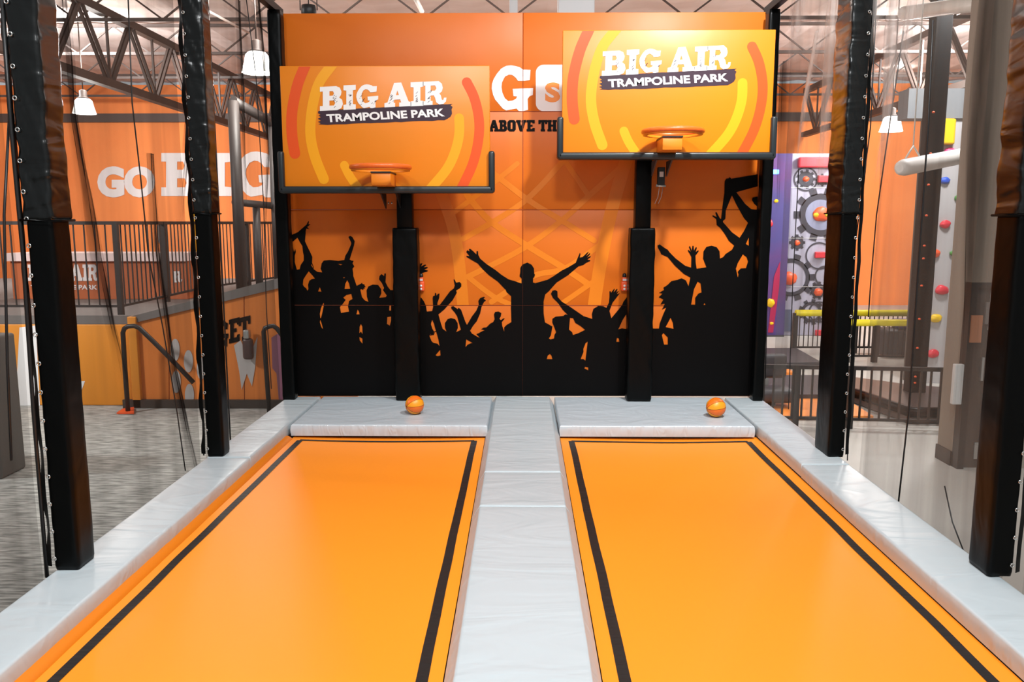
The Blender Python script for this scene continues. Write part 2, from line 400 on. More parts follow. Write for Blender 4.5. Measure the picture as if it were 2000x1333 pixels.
for x0, x1, lab in ((-1.9, -.285, 'wide grey vinyl pad behind the left lane under the ball'), (.31, 1.9, 'wide grey vinyl pad behind the right lane under the ball')):
    o = pad('end_pad', lab, x0, x1, 6.54, 7.66, GREYE, 'wide grey pads at the far end of the lanes', z1=.002)
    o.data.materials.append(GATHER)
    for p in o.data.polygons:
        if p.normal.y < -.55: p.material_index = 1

def bed(x0, x1, lab, wl, wr, la, lb):
    t = thing('trampoline_bed', lab, 'trampoline', 'orange trampoline beds', (0, 0, .016))
    mb = MB(); nx, ny = 24, 60
    V = [[mb.bm.verts.new((x0+(x1-x0)*i/nx, 1.6+5.0*j/ny, -.122-.012*math.sin(PI*i/nx))) for j in range(ny+1)] for i in range(nx+1)]
    for i in range(nx):
        for j in range(ny): mb.bm.faces.new((V[i][j], V[i+1][j], V[i+1][j+1], V[i][j+1])).smooth = True
    mb.build('mat', ORANGE, t)
    # folded apron round the bed
    for nm, pts in (('apron', [(x0-.03-wl, -.088), (x0-wl*.5, -.098), (x0+.005, -.119)]), ('apron', [(x1+.03+wr, -.088), (x1+wr*.5, -.098), (x1-.005, -.119)])):
        if abs(pts[0][0]-pts[2][0]) < .06: continue
        mb = MB(); rows = []
        for x, z in pts: rows.append([mb.bm.verts.new((x+.004*noise.noise(Vector((j*.4, x, 0))), 1.6+.1*j, z)) for j in range(50)])
        low = [mb.bm.verts.new((v.co.x, v.co.y, v.co.z-.02)) for v in rows[-1]]
        rows.append(low)
        for A, B in zip(rows, rows[1:]):
            for j in range(49): mb.bm.faces.new((A[j], A[j+1], B[j+1], B[j])).smooth = True
        mb.build(nm, ORANGED, t)
        # black boundary line
    a, b = la, lb
    for nm, q in (('boundary_line', (a, 1.6, a, 6.46)), ('boundary_line', (b, 1.6, b, 6.46)), ('boundary_line', (a, 6.46, b, 6.46))):
        mb = MB(); n = 60; L = []; R = []
        for k in range(n+1):
            x = q[0]+(q[2]-q[0])*k/n; y = q[1]+(q[3]-q[1])*k/n; wv = .006*noise.noise(Vector((x*2, y*2.2, 9)))
            z = -.1195-.012*math.sin(PI*min(1, max(0, (x-x0)/(x1-x0))))
            if q[0] == q[2]: L.append(mb.bm.verts.new((x-.024+wv, y, z))); R.append(mb.bm.verts.new((x+.024+wv, y, z)))
            else: L.append(mb.bm.verts.new((x-.0, y-.018+wv, z+.001))); R.append(mb.bm.verts.new((x, y+.018+wv, z+.001)))
        for k in range(n): mb.bm.faces.new((L[k], L[k+1], R[k+1], R[k]))
        mb.build(nm, TAPE, t)
bed(-1.885, -.304, 'orange trampoline bed of the left lane with black boundary line', .05, .004, -1.808, -.388)
bed(.314, 1.934, 'orange trampoline bed of the right lane with black boundary line', .004, .012, .402, 1.826)

# ================================================================= MURAL WALL
WY = 7.70
mw = thing('padded_mural_wall', 'orange padded end wall printed with a black cheering crowd, net pattern and big lettering', 'wall padding')
xs = [-2.2, .004, 2.2]; zs = [0, .873, 1.765, 2.652, 3.515]
for i in range(2):
    for j in range(4):
        sbox('wall_panel', WALLO, mw, xs[i]+.0015, xs[i+1]-.0015, WY, WY+.07, zs[j]+.0015, zs[j+1]-.0015, bev=.004, seg=2)
sbox('backing_frame', DARK, mw, -2.28, 2.28, WY+.072, WY+.13, 0, 3.49, bev=.003, seg=1)
for a, b in (((-2.19, zs[1]), (2.19, zs[1])), ((-2.19, zs[2]), (2.19, zs[2])), ((-2.19, zs[3]), (2.19, zs[3])), ((.004, .002), (.004, 3.51))):
    MB().tube([(a[0], WY-.001, a[1]), (b[0], WY-.001, b[1])], .0035, 6).build('seam', SEAM, mw)
def PW(d): return lambda x, y: onY(x, y, WY-d)
# amber net print
def T(ox, oy, s): return lambda l: [(ox+x/s, oy+y/s) for x, y in l]
z5 = T(540, 370, 3.1); z6 = T(1000, 370, 3.1); z4 = T(1000, 0, 3.333)
mb = MB(); k = 0
for pts, wd in (([(862.6, 380), (882, 434.5), (895, 499), (904.5, 600)], 23), ([(1228, 300), (1213, 345), (1190, 430), (1172, 520), (1160, 600)], 25),
                ([(904.5, 467), (1021, 396), (1102, 312)], 11), ([(911, 380), (956, 431), (1026, 478), (1103, 525), (1150, 556)], 12), ([(914, 541), (1021, 486), (1097, 431), (1150, 383), (1222, 318)], 11),
                ([(940, 320), (1029, 389), (1097, 431), (1160, 470)], 11), ([(914, 541), (965, 580), (1010, 600)], 10), ([(1102, 312), (1150, 383)], 10), ([(880, 420), (960, 360), (1010, 320)], 10),
                ([(960, 590), (1040, 540), (1103, 525), (1170, 480)], 11), ([(1095, 595), (1160, 550)], 10)):
    k += 1; d = .0012+.0001*k
    sl = clip(stroke(pts, wd), 570, 1478, 30, 596)
    if len(sl) > 2: mb.poly([[PW(d)(p[0], p[1]) for p in sl]])
mb.build('printed_net', NETP, mw)
# crowd
R1 = T(560, 420, 4.76); R2 = T(800, 470, 5.33); R3 = T(1000, 470, 4.9375); R4 = T(1270, 320, 3.508)
crowd = [
 (R1, [[(-10,180),(50,185),(105,160),(150,120),(185,90),(200,57),(206,62),(203,88),(222,86),(203,103),(190,112),(210,135),(182,127),(176,150),(176,170),(170,245),(195,300),(215,340),(238,390),(235,450),(228,468),(250,505),(285,530),(330,535),(315,500),(325,450),(345,425),(400,420),(480,428),(535,420),(545,380),(570,340),(600,270),(598,255),(573,205),(590,195),(610,205),(632,245),(625,285),(605,350),(585,415),(600,425),(622,428),(612,450),(628,480),(612,500),(618,540),(620,570),(650,660),(690,640),(700,632),(705,643),(725,648),(722,655),(735,670),(720,672),(728,685),(715,684),(712,698),(690,690),(685,700),(700,765),(725,795),(760,810),(745,760),(742,700),(760,665),(800,648),(850,652),(878,690),(880,730),(860,772),(920,765),(930,750),(895,700),(905,680),(885,635),(858,600),(862,570),(880,550),(895,560),(905,570),(908,545),(922,545),(922,580),(918,625),(940,670),(965,700),(1047,700),(1047,1300),(1047,1700),(-10,1700)],
   [(100,212),(55,250),(58,300),(68,345),(80,315),(85,345),(75,380),(75,440),(95,510),(120,505),(130,465),(158,425),(158,380),(150,340),(145,290),(120,250)],
   [(205,525),(180,560),(155,600),(150,650),(165,672),(180,680),(192,705),(202,690),(198,650),(210,612),(235,597),(262,592),(240,565)],
   [(308,672),(292,712),(322,714)], [(345,815),(330,840),(318,870),(308,920),(312,960),(318,960),(330,915),(345,840)], [(312,975),(308,1000),(325,1050),(338,1062),(325,1010)],
   [(563,607),(545,640),(538,690),(590,688),(580,640)], [(600,735),(555,745),(525,770),(548,790),(520,830),(500,850),(495,860),(505,912),(545,905),(580,900),(570,850),(580,800),(612,782)],
   [(660,880),(648,925),(678,925),(672,900)], [(690,1015),(678,1040),(676,1100),(690,1085),(705,1110),(703,1040)], [(675,1135),(680,1170),(705,1198),(703,1150)],
   [(955,845),(952,890),(970,890),(970,840)], [(935,950),(932,1015),(958,1030),(970,985),(970,945)], [(475,455),(520,460),(500,468)], [(525,580),(545,580),(530,590)]]),
 (R2, [[(-20,260),(95,265),(115,240),(135,235),(120,270),(160,250),(175,255),(145,280),(185,275),(190,285),(150,305),(190,312),(188,322),(140,335),(110,350),(95,360),(95,580),(125,600),(150,635),(170,680),(180,740),(235,735),(245,690),(240,600),(245,580),(262,575),(265,545),(278,550),(280,575),(295,555),(312,552),(308,600),(290,650),(290,672),(315,670),(350,625),(420,530),(460,500),(470,470),(458,405),(470,408),(485,440),(520,432),(538,450),(538,480),(520,500),(485,520),(492,545),(450,620),(360,720),(300,770),(325,860),(345,920),(385,950),(368,905),(368,860),(395,820),(430,808),(475,820),(500,860),(503,910),(485,955),(535,930),(520,880),(495,790),(470,750),(435,710),(432,690),(455,683),(500,715),(510,700),(535,720),(550,760),(580,845),(597,880),(650,790),(695,730),(720,670),(715,630),(735,600),(770,587),(788,590),(770,605),(795,625),(775,640),(750,690),(735,760),(700,840),(660,890),(630,940),(650,970),(700,1000),(735,1018),(695,975),(750,955),(755,945),(785,935),(745,925),(770,908),(800,905),(840,865),(870,850),(885,820),(878,770),(890,745),(925,740),(955,755),(950,790),(935,815),(950,830),(975,812),(992,812),(960,850),(965,890),(985,950),(985,905),(1010,880),(1060,850),(1055,700),(1057,580),(1010,540),(1000,515),(920,430),(830,365),(760,300),(710,240),(640,200),(592,170),(592,158),(625,165),(590,120),(600,100),(625,115),(617,90),(630,85),(660,110),(695,145),(698,110),(712,112),(715,150),(735,190),(800,245),(890,305),(960,360),(1030,405),(1100,425),(1165,450),(1165,390),(1145,375),(1150,350),(1155,280),(1175,250),(1226,230),(1226,1640),(-20,1640)],
   [(235,825),(222,870),(240,930),(255,985),(215,975),(205,990),(230,1050),(250,1068),(290,1075),(312,1100),(300,1030),(280,960),(262,900),(248,830)], [(318,1140),(300,1160),(270,1195),(290,1205),(322,1198)], [(590,1030),(582,1110),(605,1085),(640,1070),(660,1070)]]),
 (R3, [[(-5,385),(60,405),(95,415),(92,365),(75,350),(75,325),(82,320),(80,270),(105,235),(148,213),(190,235),(212,270),(215,320),(222,330),(215,355),(203,365),(203,405),(225,412),(345,378),(400,345),(480,290),(540,260),(615,215),(628,180),(655,118),(660,130),(655,165),(680,160),(735,108),(738,115),(715,150),(750,122),(755,130),(725,165),(758,150),(760,158),(725,185),(755,190),(755,198),(715,215),(690,235),(640,250),(540,335),(430,405),(355,490),(320,520),(305,590),(305,700),(318,790),(390,830),(375,915),(355,945),(372,955),(405,945),(410,910),(425,885),(405,830),(388,790),(390,755),(420,735),(495,728),(515,712),(540,720),(490,670),(440,600),(395,555),(375,515),(390,485),(415,478),(438,490),(440,545),(480,590),(560,640),(690,730),(775,757),(770,710),(785,660),(830,633),(880,635),(910,650),(935,600),(940,545),(940,490),(952,490),(955,505),(985,465),(990,470),(980,500),(1010,467),(1018,472),(1005,505),(1025,485),(1028,492),(1010,520),(1035,508),(1035,515),(1005,555),(970,600),(940,680),(958,750),(1000,700),(1060,625),(1075,590),(1120,530),(1185,500),(1185,1520),(-5,1520)],
   [(560,745),(550,860),(580,885),(588,912),(640,895),(705,862),(660,825),(610,795),(590,750)], [(365,1095),(345,1110),(336,1145),(390,1145),(380,1110)], [(730,975),(710,990),(688,1045),(690,1075),(662,1145),(690,1145),(708,1160),(715,1100)], [(705,1218),(698,1235),(735,1253),(735,1225)], [(1012,940),(1007,978),(1035,978),(1030,945)], [(1110,700),(1070,760),(1025,858),(1060,848),(1110,855),(1118,700)]]),
 (R4, [[(-110,1130),(-110,540),(0,540),(0,1130),(60,1130),(65,1095),(90,1030),(110,985),(80,1000),(100,960),(70,965),(90,930),(58,915),(85,890),(60,885),(95,865),(90,850),(120,830),(145,805),(190,795),(215,785),(245,800),(262,840),(275,780),(230,755),(170,700),(120,640),(75,620),(68,600),(52,575),(50,560),(65,553),(95,575),(120,590),(135,610),(175,650),(240,700),(280,712),(282,640),(275,625),(257,595),(262,590),(278,605),(265,570),(272,563),(285,595),(289,563),(297,563),(300,595),(312,572),(320,575),(312,605),(330,592),(332,600),(310,630),(312,680),(318,720),(385,710),(362,650),(365,600),(385,570),(420,562),(455,572),(475,600),(478,650),(500,640),(515,620),(560,590),(575,560),(540,530),(510,480),(480,440),(455,420),(452,380),(425,360),(428,353),(455,365),(445,335),(455,332),(478,375),(485,379),(495,290),(508,200),(510,120),(520,103),(540,100),(545,92),(555,103),(740,72),(740,1600),(-110,1600)],
   [(515,378),(518,320),(550,240),(560,218),(590,280),(640,370),(670,405),(640,465),(612,508),(560,470),(500,402),(498,392)],
   [(590,195),(738,155),(735,225),(700,232),(697,250),(712,275),(730,290),(730,318),(690,310),(650,275)], [(675,505),(655,550),(675,562)], [(635,620),(600,680),(587,720),(600,780),(605,760),(600,740),(620,718),(655,716),(670,670),(660,640)],
   [(325,808),(300,860),(280,966),(308,966),(308,920),(330,890),(352,883),(345,820)], [(140,1055),(105,1120),(160,1132),(155,1090)], [(90,1160),(80,1175),(95,1240),(120,1240),(120,1190)], [(372,955),(365,968),(380,968)]]),
]
mb = MB()
for k, (Tr, loops) in enumerate(crowd):
    d = .0035+.0004*k; ls = []
    for l in loops:
        q = [(min(x, 1480), min(y, 774)) for x, y in Tr(l)]
        q = [(max(x, 560), y) for x, y in q]
        ls.append([PW(d)(x, y) for x, y in q])
    mb.poly(ls)
# loose hair strands
for a, b, c in (((842, 640), (848, 652), (838, 655)), ((845, 625), (853, 645), (842, 650)), ((608, 512), (612, 524), (606, 530)), ((935, 652), (944, 648), (950, 655)), ((660, 580), (668, 588), (662, 590))):
    mb.poly([[PW(.0052)(p[0], p[1]) for p in stroke([a, b, c], 1.4)]])
mb.build('printed_crowd', INK, mw)
# lettering
mb = MB()
mb.poly([[PW(.003)(940+x/7.4, 100+y/7.4) for x, y in G_]])
rr = []
for cx_, cy_, a0 in ((1062, 142, 180), (1190, 142, 270), (1190, 202, 0), (1062, 202, 90)):
    for q in range(7):
        a = math.radians(a0+q*15); rr.append((cx_+15.5*math.cos(a), cy_+15.5*math.sin(a)))
mb.poly([[PW(.003)(x, y) for x, y in rr]])
mb.build('printed_lettering', WHITE, mw)
mb = MB(); text(mb, 'S', (1064.5, 161), (1094, 161), (1064.5, 200), (1094, 200), PW(.0042), .05); mb.build('printed_letter', mat('print_orange', (236, 140, 44), .4), mw)
mb = MB()
for ch, a, b in (('A', 955, 974.5), ('B', 975, 990), ('O', 991.5, 1007), ('V', 1008.5, 1027.5), ('E', 1029, 1044), ('T', 1052, 1068.5), ('H', 1069.5, 1087), ('E', 1089, 1103)):
    for q, dx_ in enumerate((-.5, .5)): glyph(mb, ch, a+dx_, 256.5+q*.4, b+dx_, 234.5-q*.4+.4, PW(.003+.0003*q))
mb.build('printed_lettering', INK, mw)

# ================================================================= BASKETBALL GOALS
BY = 7.15
def LB(d): # pixel on the left board's face -> board-local metres (origin bottom centre of the face)
    def f(x, y):
        p = onY(x, y, BY); return Vector((p.x+1.165, -d, p.z-1.952))
    return f
BW, BH = 1.775, 1.005
def hoop(cx, zb, side, lab):
    t = thing('basketball_goal', lab, 'basketball goal', 'padded basketball goals', (cx, BY, zb))
    hw = BW/2
    bd = sbox('backboard', BOARD, t, -hw, hw, 0, .05, 0, BH, bev=.006, seg=3)
    arcs = [(REDO, [(603, 110), (597, 126), (581.5, 165), (571.6, 210), (569.5, 240), (571, 270), (576, 300)], 21), (YELO, [(658, 110), (649, 126), (625, 159), (613, 195), (607, 234), (607, 270), (616, 309), (632.5, 350)], 20),
            (YELO, [(672.5, 323), (683.5, 345), (703, 372)], 17), (REDO, [(911.6, 160.6), (926.6, 192), (935.6, 234), (934, 276), (922, 324), (896, 378)], 19), (YELO, [(896.6, 231), (896.6, 264), (887.6, 300), (871, 333), (838, 372)], 19)]
    for k, (m, pts, wd) in enumerate(arcs):
        L = LB(.0012); q = stroke(pts, wd, 8); q = [L(p[0], p[1]) for p in q]
        q2 = clip([Vector((p.x, p.z)) for p in q], -hw+.004, hw-.004, .004, BH-.006)
        mb = MB(); mb.poly([[(p[0], -.0012, p[1]) for p in q2]]); mb.build('printed_arc', m, bd)
    # banner with ragged ends
    top = [(622, 217)]+[(630+i*12.2, 216-i*.62+random.uniform(-.4, .4)) for i in range(21)]
    rag = [(884, 203), (880, 206), (884, 209), (882, 214), (883, 222), (880, 228), (874, 232), (868, 235)]
    bot = [(868-i*12, 235+i*.47+random.uniform(-.7, .7)) for i in range(1, 20)]
    lft = [(622, 243), (627, 241), (621, 238), (627, 236), (621, 232), (627, 229), (622, 226), (626, 224), (621, 221)]
    mb = MB(); mb.poly([[LB(.0022)(*p) for p in top+rag+bot+lft]]); mb.build('logo_banner', PLUM, bd)
    mb = MB(); P = LB(.0032)
    boxes = [('B', 625, 217, 670, 170), ('I', 671, 215, 695, 167), ('G', 696, 213, 739, 166), ('A', 751, 210, 803, 163), ('I', 802, 208, 827, 161), ('R', 826, 206, 872, 160)]
    for ch, a, b, c, d in boxes: glyph(mb, ch, a, b, c, d, P, .05)
    mb.mi = 1; rnd = random.Random(3); P2 = LB(.004)
    for ch, a, b, c, d in boxes:
        w = c-a
        for q in range(11):
            fx = {'B': .62, 'I': .42, 'G': .2, 'A': .22, 'R': .24}[ch]; x = a+w*fx+rnd.uniform(-.07, .09)*w+ (w*.55 if ch == 'G' and q > 6 else 0); y = b-(b-d)*rnd.uniform(.12, .62)
            l = rnd.uniform(1.5, 4); mb.poly([[P2(x, y), P2(x+l, y-l*.9), P2(x+l+.5, y-l*.7), P2(x+.8, y+.3)]])
    mb.build('logo_lettering', [WHITE, PLUM], bd)
    mb = MB(); text(mb, 'TRAMPOLINE PARK', (637, 223.5), (867, 212), (639, 239.5), (869, 227.5), LB(.0032), .035); mb.build('banner_lettering', WHITE, bd)
    # padded U frame
    def fr(name, *a): return sbox(name, PADB, t, *a, bev=.02, seg=4)
    fr('edge_padding', -hw-.035, hw+.035, -.04, .09, -.055, .005)
    for s, e in ((-1, -hw-.04), (1, hw-.012)):
        fr('edge_padding', e, e+.052, -.04, .09, -.05, .3)
    # rim, double padded ring
    rz = .145; ry = -.30; n = 40
    mb = MB().tube([(0+.235*math.cos(2*PI*i/n), ry+.235*math.sin(2*PI*i/n), rz) for i in range(n)], .021, 10, closed=True)
    mb.build('rim', RIM, t)
    mb = MB().lathe([(.205, rz-.03), (.24, rz-.03), (.24, rz-.012), (.205, rz-.012), (.205, rz-.03)], 40); bmesh.ops.translate(mb.bm, verts=mb.bm.verts[:], vec=(0, ry, 0))
    # remove the caps that lathe adds
    for f in [f for f in mb.bm.faces if len(f.verts) > 4]: mb.bm.faces.remove(f)
    mb.build('rim_ring', BRK, t)
    sbox('rim_bracket', BRK, t, -.08, .08, -.30, 0, .0, .1, bev=.004, seg=2)
    MB().box(-.083, .083, -.31, 0, .1, .112).build('bracket_plate', DARK, t)
    # mounting behind and pole
    py = 7.46-BY; ph = -zb
    px = side*.0
    sbox('mounting_arm', DARK, t, -.2, .2, .055, py+.1, -.03+.02, .3, bev=.006, seg=1)
    for s in (-1, 1): MB().poly([[(s*.06, .05, -.05), (s*.06, py+.02, -.05), (s*.06, py+.02, -.18), (s*.06, .1, -.07)]], .012, (s, 0, 0)).build('gusset', DARKB if side > 0 else DARK, t)
    dx = 1.056-1.165 if side < 0 else -.12
    dx = -.01 if side > 0 else -.01
    sbox('pole', BLACK, t, -.07+dxp(side), .07+dxp(side), py+.01, py+.14, ph+1.55, .25, bev=.01, seg=2)
    pm = wrinkled('pole_pad', BLACK, t, -.113+dxp(side), .113+dxp(side), py-.01, py+.17, ph+.009, ph+1.6, .006)
    if side > 0:
        sbox('height_adjuster', DARK, t, -.02, .045, py-.035, py+.01, -.26, -.1, bev=.004, seg=1)
        MB().box(-.005, .03, py-.0375, py-.0355, -.185, -.14).build('adjuster_label', PAPER, t)
        MB().tube([(-.03, py-.02, -.26), (.055, py-.02, -.265)], .012, 10).build('adjuster_knob', STEEL, t)
        for q in (0, 1): MB().tube([(.0+.03*q, py-.02, -.27), (-.01+.03*q, py-.01, -.36), (-.035+.03*q, py+.0, -.42)], .0025, 6).build('strap_cord', STEEL, t)
    else:
        for q in (0, 1, 2): MB().tube([(-.01+.03*q-.06, py-.005, -.12), (-.01+.03*q-.06, py-.005, -.138)], .006, 8).build('bolt', STEEL, t)
    return t
def dxp(side): return .10 if side < 0 else -.135
def wrinkled(name, m, parent, x0, x1, y0, y1, z0, z1, amp=.006, rows=90, seg=5, tilt=0, sc=1.0):
    """upholstered rectangular sleeve with pulled diagonal creases"""
    mb = MB(); r = .018; loop = []
    for cx, cy, a0 in ((x1-r, y1-r, 0), (x0+r, y1-r, 90), (x0+r, y0+r, 180), (x1-r, y0+r, 270)):
        for k in range(4):
            a = math.radians(a0+k*30); loop.append((cx+r*math.cos(a), cy+r*math.sin(a), math.cos(a), math.sin(a)))
    full = []
    for i, p in enumerate(loop):
        q = loop[(i+1) % len(loop)]; full.append(p)
        L = math.hypot(q[0]-p[0], q[1]-p[1])
        if L > .05:
            for k in range(1, 6): full.append(tuple(p[j]+(q[j]-p[j])*k/6 for j in range(4)))
    rings = []
    for j in range(rows+1):
        z = z0+(z1-z0)*j/rows; e = min(j, rows-j); sh = .004*(e == 0)
        ring = []
        for x, y, nx, ny in full:
            s = noise.noise(Vector((x*3, y*3, z*8*sc+x*22*sc)))+.35*noise.noise(Vector((x*6, y*6, z*16*sc+x*30)))
            d = amp*s-sh; ring.append(mb.bm.verts.new((x+nx*d, y+ny*d, z)))
        rings.append(ring)
    n = len(full)
    for A, B in zip(rings, rings[1:]):
        for k in range(n):
            f = mb.bm.faces.new((A[k], A[(k+1) % n], B[(k+1) % n], B[k])); f.smooth = True
    mb.bm.faces.new(rings[0][::-1]); mb.bm.faces.new(rings[-1])
    return mb.build(name, m, parent)
hoop(-1.165, 1.952, -1, 'lower basketball goal over the left lane, orange board in a black padded frame')
hoop(1.222, 2.235, 1, 'higher basketball goal over the right lane, brighter orange board with visible height adjuster')

# small orange score sensors fixed to the mural wall
def sensor(px, py, lab):
    p = onY(px, py, WY-.02)
    t = thing('sensor_unit', lab, 'wall device', 'small orange wall devices', tuple(p))
    by = sbox('body', HORA, t, -.03, .03, -.03, .015, -.06, .03, bev=.012)
    sbox('neck', HORA, t, -.02, .02, -.025, .01, .03, .07, bev=.008)
    MB().lathe([(.018, 0), (.02, .012), (.016, .03), (.006, .036)], 14, Matrix.Translation((0, -.01, .07))).build('cap', DARK, t)
    MB().box(-.017, .017, -.0275, -.0255, .035, .055).build('label_plate', PAPER, by)
    for z in (-.01, -.04): MB().lathe([(.011, 0), (.011, .003), (.004, .005)], 16, Matrix.Translation((0, -.031, z)) @ Matrix.Rotation(PI/2, 4, 'X')).build('button', WHITE, by)
sensor(823, 556, 'small orange wall device with two white buttons, right of the left goal pole')
sensor(1219, 556, 'small orange wall device with two white buttons, left of the right goal pole')

# ================================================================= BALLS
def ball(x, y, lab, rot, r=.081):
    t = _th('basketball', lab, 'basketball', 'small two-tone basketballs', (x, y, r+.004))
    t.rotation_euler = rot
    mb = MB(); bmesh.ops.create_uvsphere(mb.bm, u_segments=48, v_segments=32, radius=r)
    for f in mb.bm.faces:
        f.smooth = True; c = f.calc_center_median()
        f.material_index = int((math.atan2(c.y, c.x)+PI)/(PI/4)) % 2
    mb.build('ball_skin', [BALL1, BALL2], t)
    for k in range(4):
        a = k*PI/4
        MB().tube([Vector((math.cos(a)*math.cos(q), math.sin(a)*math.cos(q), math.sin(q)))*(r+.0001) for q in [2*PI*i/48 for i in range(48)]], .0011, 5, closed=True).build('seam', INK, t)
ball(-.93, 6.93, 'orange and yellow basketball on the left end pad near the goal pole', Vector((-.75, -.62, -.05)).to_track_quat('Z', 'Y').to_euler())
ball(1.655, 6.86, 'orange and yellow basketball on the right end pad in front of the mural', Vector((-.96, -.22, -.12)).to_track_quat('Z', 'Y').to_euler(), .083)

# ================================================================= NET POSTS
eye_proto = None
def post(x0, x1, y0, y1, lab, side, zc=1.67, top=3.45, split=True):
    global eye_proto
    t = _th('net_post', lab, 'post', 'black padded net posts', ((x0+x1)/2, (y0+y1)/2, 0)); ox, oy = t.location.x, t.location.y
    a = (x0-ox, x1-ox, y0-oy, y1-oy)
    wrinkled('lower_sleeve', BLACK, t, *a, 0, zc if split else top, .003, 80)
    if split:
        wrinkled('upper_sleeve', BLACKW, t, a[0]-.008, a[1]+.008, a[2]-.008, a[3]+.008, zc-.01, top, .010, 150, sc=1.5)
        MB().tube([(a[0]-.012, a[2]-.012, zc-.01), (a[1]+.012, a[2]-.012, zc-.014), (a[1]+.012, a[3]+.012, zc-.01), (a[0]-.012, a[3]+.012, zc-.008)], .006, 6, closed=True).build('sleeve_hem', BLACK, t)
        # laced flap with eyelets on the outer front edge
        ex = a[0]-.0 if side < 0 else a[1]
        mb = MB(); L = []; R = []; n = 60
        for k in range(n+1):
            z = .02+(top-.04)*k/n; wv = .006*math.sin(z*18+ox)+.004*noise.noise(Vector((z*9, ox, 0)))
            L.append(mb.bm.verts.new((ex+side*.004+wv*.3, a[2]-.004, z))); R.append(mb.bm.verts.new((ex+side*(.034)+wv, a[2]+.012+wv, z)))
        for k in range(n): mb.bm.faces.new((L[k], L[k+1], R[k+1], R[k])).smooth = True
        fl = mb.build('lacing_flap', BLACK, t)
        if eye_proto is None:
            mb = MB().tube([(.0085*math.cos(2*PI*i/16), 0, .0085*math.sin(2*PI*i/16)) for i in range(16)], .0028, 6, closed=True)
            eye_proto = mb.build('eyelet', CHROME, fl); e = eye_proto
        z = .06; first = eye_proto.parent == fl
        while z < top-.05:
            if first: e = eye_proto; first = False
            else:
                e = eye_proto.copy(); COL.objects.link(e); e.parent = fl
            e.location = (ex-side*.012+random.uniform(-.003, .003), a[2]-(.017 if z > zc else .009), z)
            z += .135 if z < zc-.15 or z > zc else .12
    return t
post(-2.24, -2.12, 3.70, 3.86, 'nearest black padded net post on the left, with wrinkled upper sleeve', -1)
post(-2.24, -2.12, 5.62, 5.76, 'second black padded net post on the left, beside the side pad joint', -1, zc=1.72)
post(-2.25, -2.13, 7.50, 7.63, 'black padded corner post at the left end of the mural wall', -1, split=False, top=3.5)
post(2.17, 2.285, 5.66, 5.94, 'deep black padded net post on the right, half way down the court', 1, zc=1.72)
post(2.19, 2.31, 3.68, 3.86, 'nearest black padded net post at the right edge, its lower sleeve wider', 1, zc=1.69)
post(2.15, 2.25, 7.50, 7.63, 'black padded corner post at the right end of the mural wall', 1, split=False, top=3.49)
for s, lab in ((-1, 'black steel top rail above the left net'), (1, 'black steel top rail above the right net')):
    o = MB().bar((s*2.2, 1.0, 3.53), (s*2.2, 7.75, 3.53), .06, .06).build('top_rail', DARK); tag(o, lab, 'rail', 'black steel rails around the top of the court')
o = MB().bar((-2.2, 7.72, 3.53), (2.2, 7.72, 3.53), .05, .03)
o = o.build('top_rail', DARK); o.location.y = .16; tag(o, 'black steel top rail across the back of the mural wall', 'rail', 'black steel rails around the top of the court')

# ================================================================= NETS
NETS = []
def net(x, y0, y1, m, lab, amp, seed, z0=-.3, z1=3.5):
    mb = MB(); ny = max(12, int((y1-y0)/.03)); nz = 50; V = []
    for i in range(ny+1):
        y = y0+(y1-y0)*i/ny; col = []
        for j in range(nz+1):
            z = z0+(z1-z0)*j/nz
            yy = y+.10*(z-1.8)*.4*noise.noise(Vector((seed, z*.5, 0)))
            f = noise.noise(Vector((yy*3.2, z*.35, seed)))+.5*noise.noise(Vector((yy*9+z*.8, z*.5, seed+4)))
            col.append(mb.bm.verts.new((x+amp*f, y, z)))
        V.append(col)
    for i in range(ny):
        for j in range(nz): mb.bm.faces.new((V[i][j], V[i+1][j], V[i+1][j+1], V[i][j+1])).smooth = True
    o = mb.build('safety_net', m); NETS.append((x > 0, y0, y1, o)); return tag(o, lab, 'net', 'safety nets hung between the posts')
net(-2.305, 1.4, 3.72, NETL, 'brown safety net left of the nearest left post', .03, 1.2)
net(-2.305, 3.84, 5.64, NETL, 'brown safety net between the two left posts', .03, 5.1)
net(-2.3, 5.74, 7.56, NETL, 'brown safety net between second left post and mural wall', .03, 9.4)
net(2.375, 1.4, 3.72, NETR, 'safety net with painted pale sheen right of the nearest right post', .03, 14.2)
net(2.37, 3.84, 5.64, NETR, 'safety net with painted pale sheen between the two right posts', .045, 18.4)
net(2.36, 5.9, 7.56, NETR, 'safety net with painted pale sheen between right post and mural wall', .045, 23.3)
def net_of(P):
    ym = P[len(P)//2].y; return min((n for n in NETS if n[0] == (P[0].x > 0)), key=lambda n: 0 if n[1] <= ym <= n[2] else min(abs(ym-n[1]), abs(ym-n[2])))[3]
def cord(pts, X, r, lab, m=DARK, cat='cord'):
    P = [onX(x, y, X) for x, y in pts]
    MB().tube(P, r, 6).build('edge_cord', m, net_of(P))
CG = 'net edge cord'
cord([(2, -20), (20, 230), (45, 500), (65, 800), (92, 1128)], -2.26, .009, 'thick black cord hanging left of the nearest left post')
cord([(18, 230), (8, 420), (14, 700), (22, 900)], -2.30, .006, 'black cord curving at the left picture edge')
cord([(405, -20), (418, 220), (437, 600), (450, 860)], -2.25, .006, 'black cord hanging right of the second left post')
cord([(366, 150), (376, 400), (392, 700), (398, 890)], -2.30, .005, 'thin cord against the left side of the second left post')
cord([(250, -10), (258, 200), (275, 350), (290, 500), (318, 640), (345, 800), (362, 920)], -2.29, .004, 'thin dark cord crossing the lettering of the far wall')
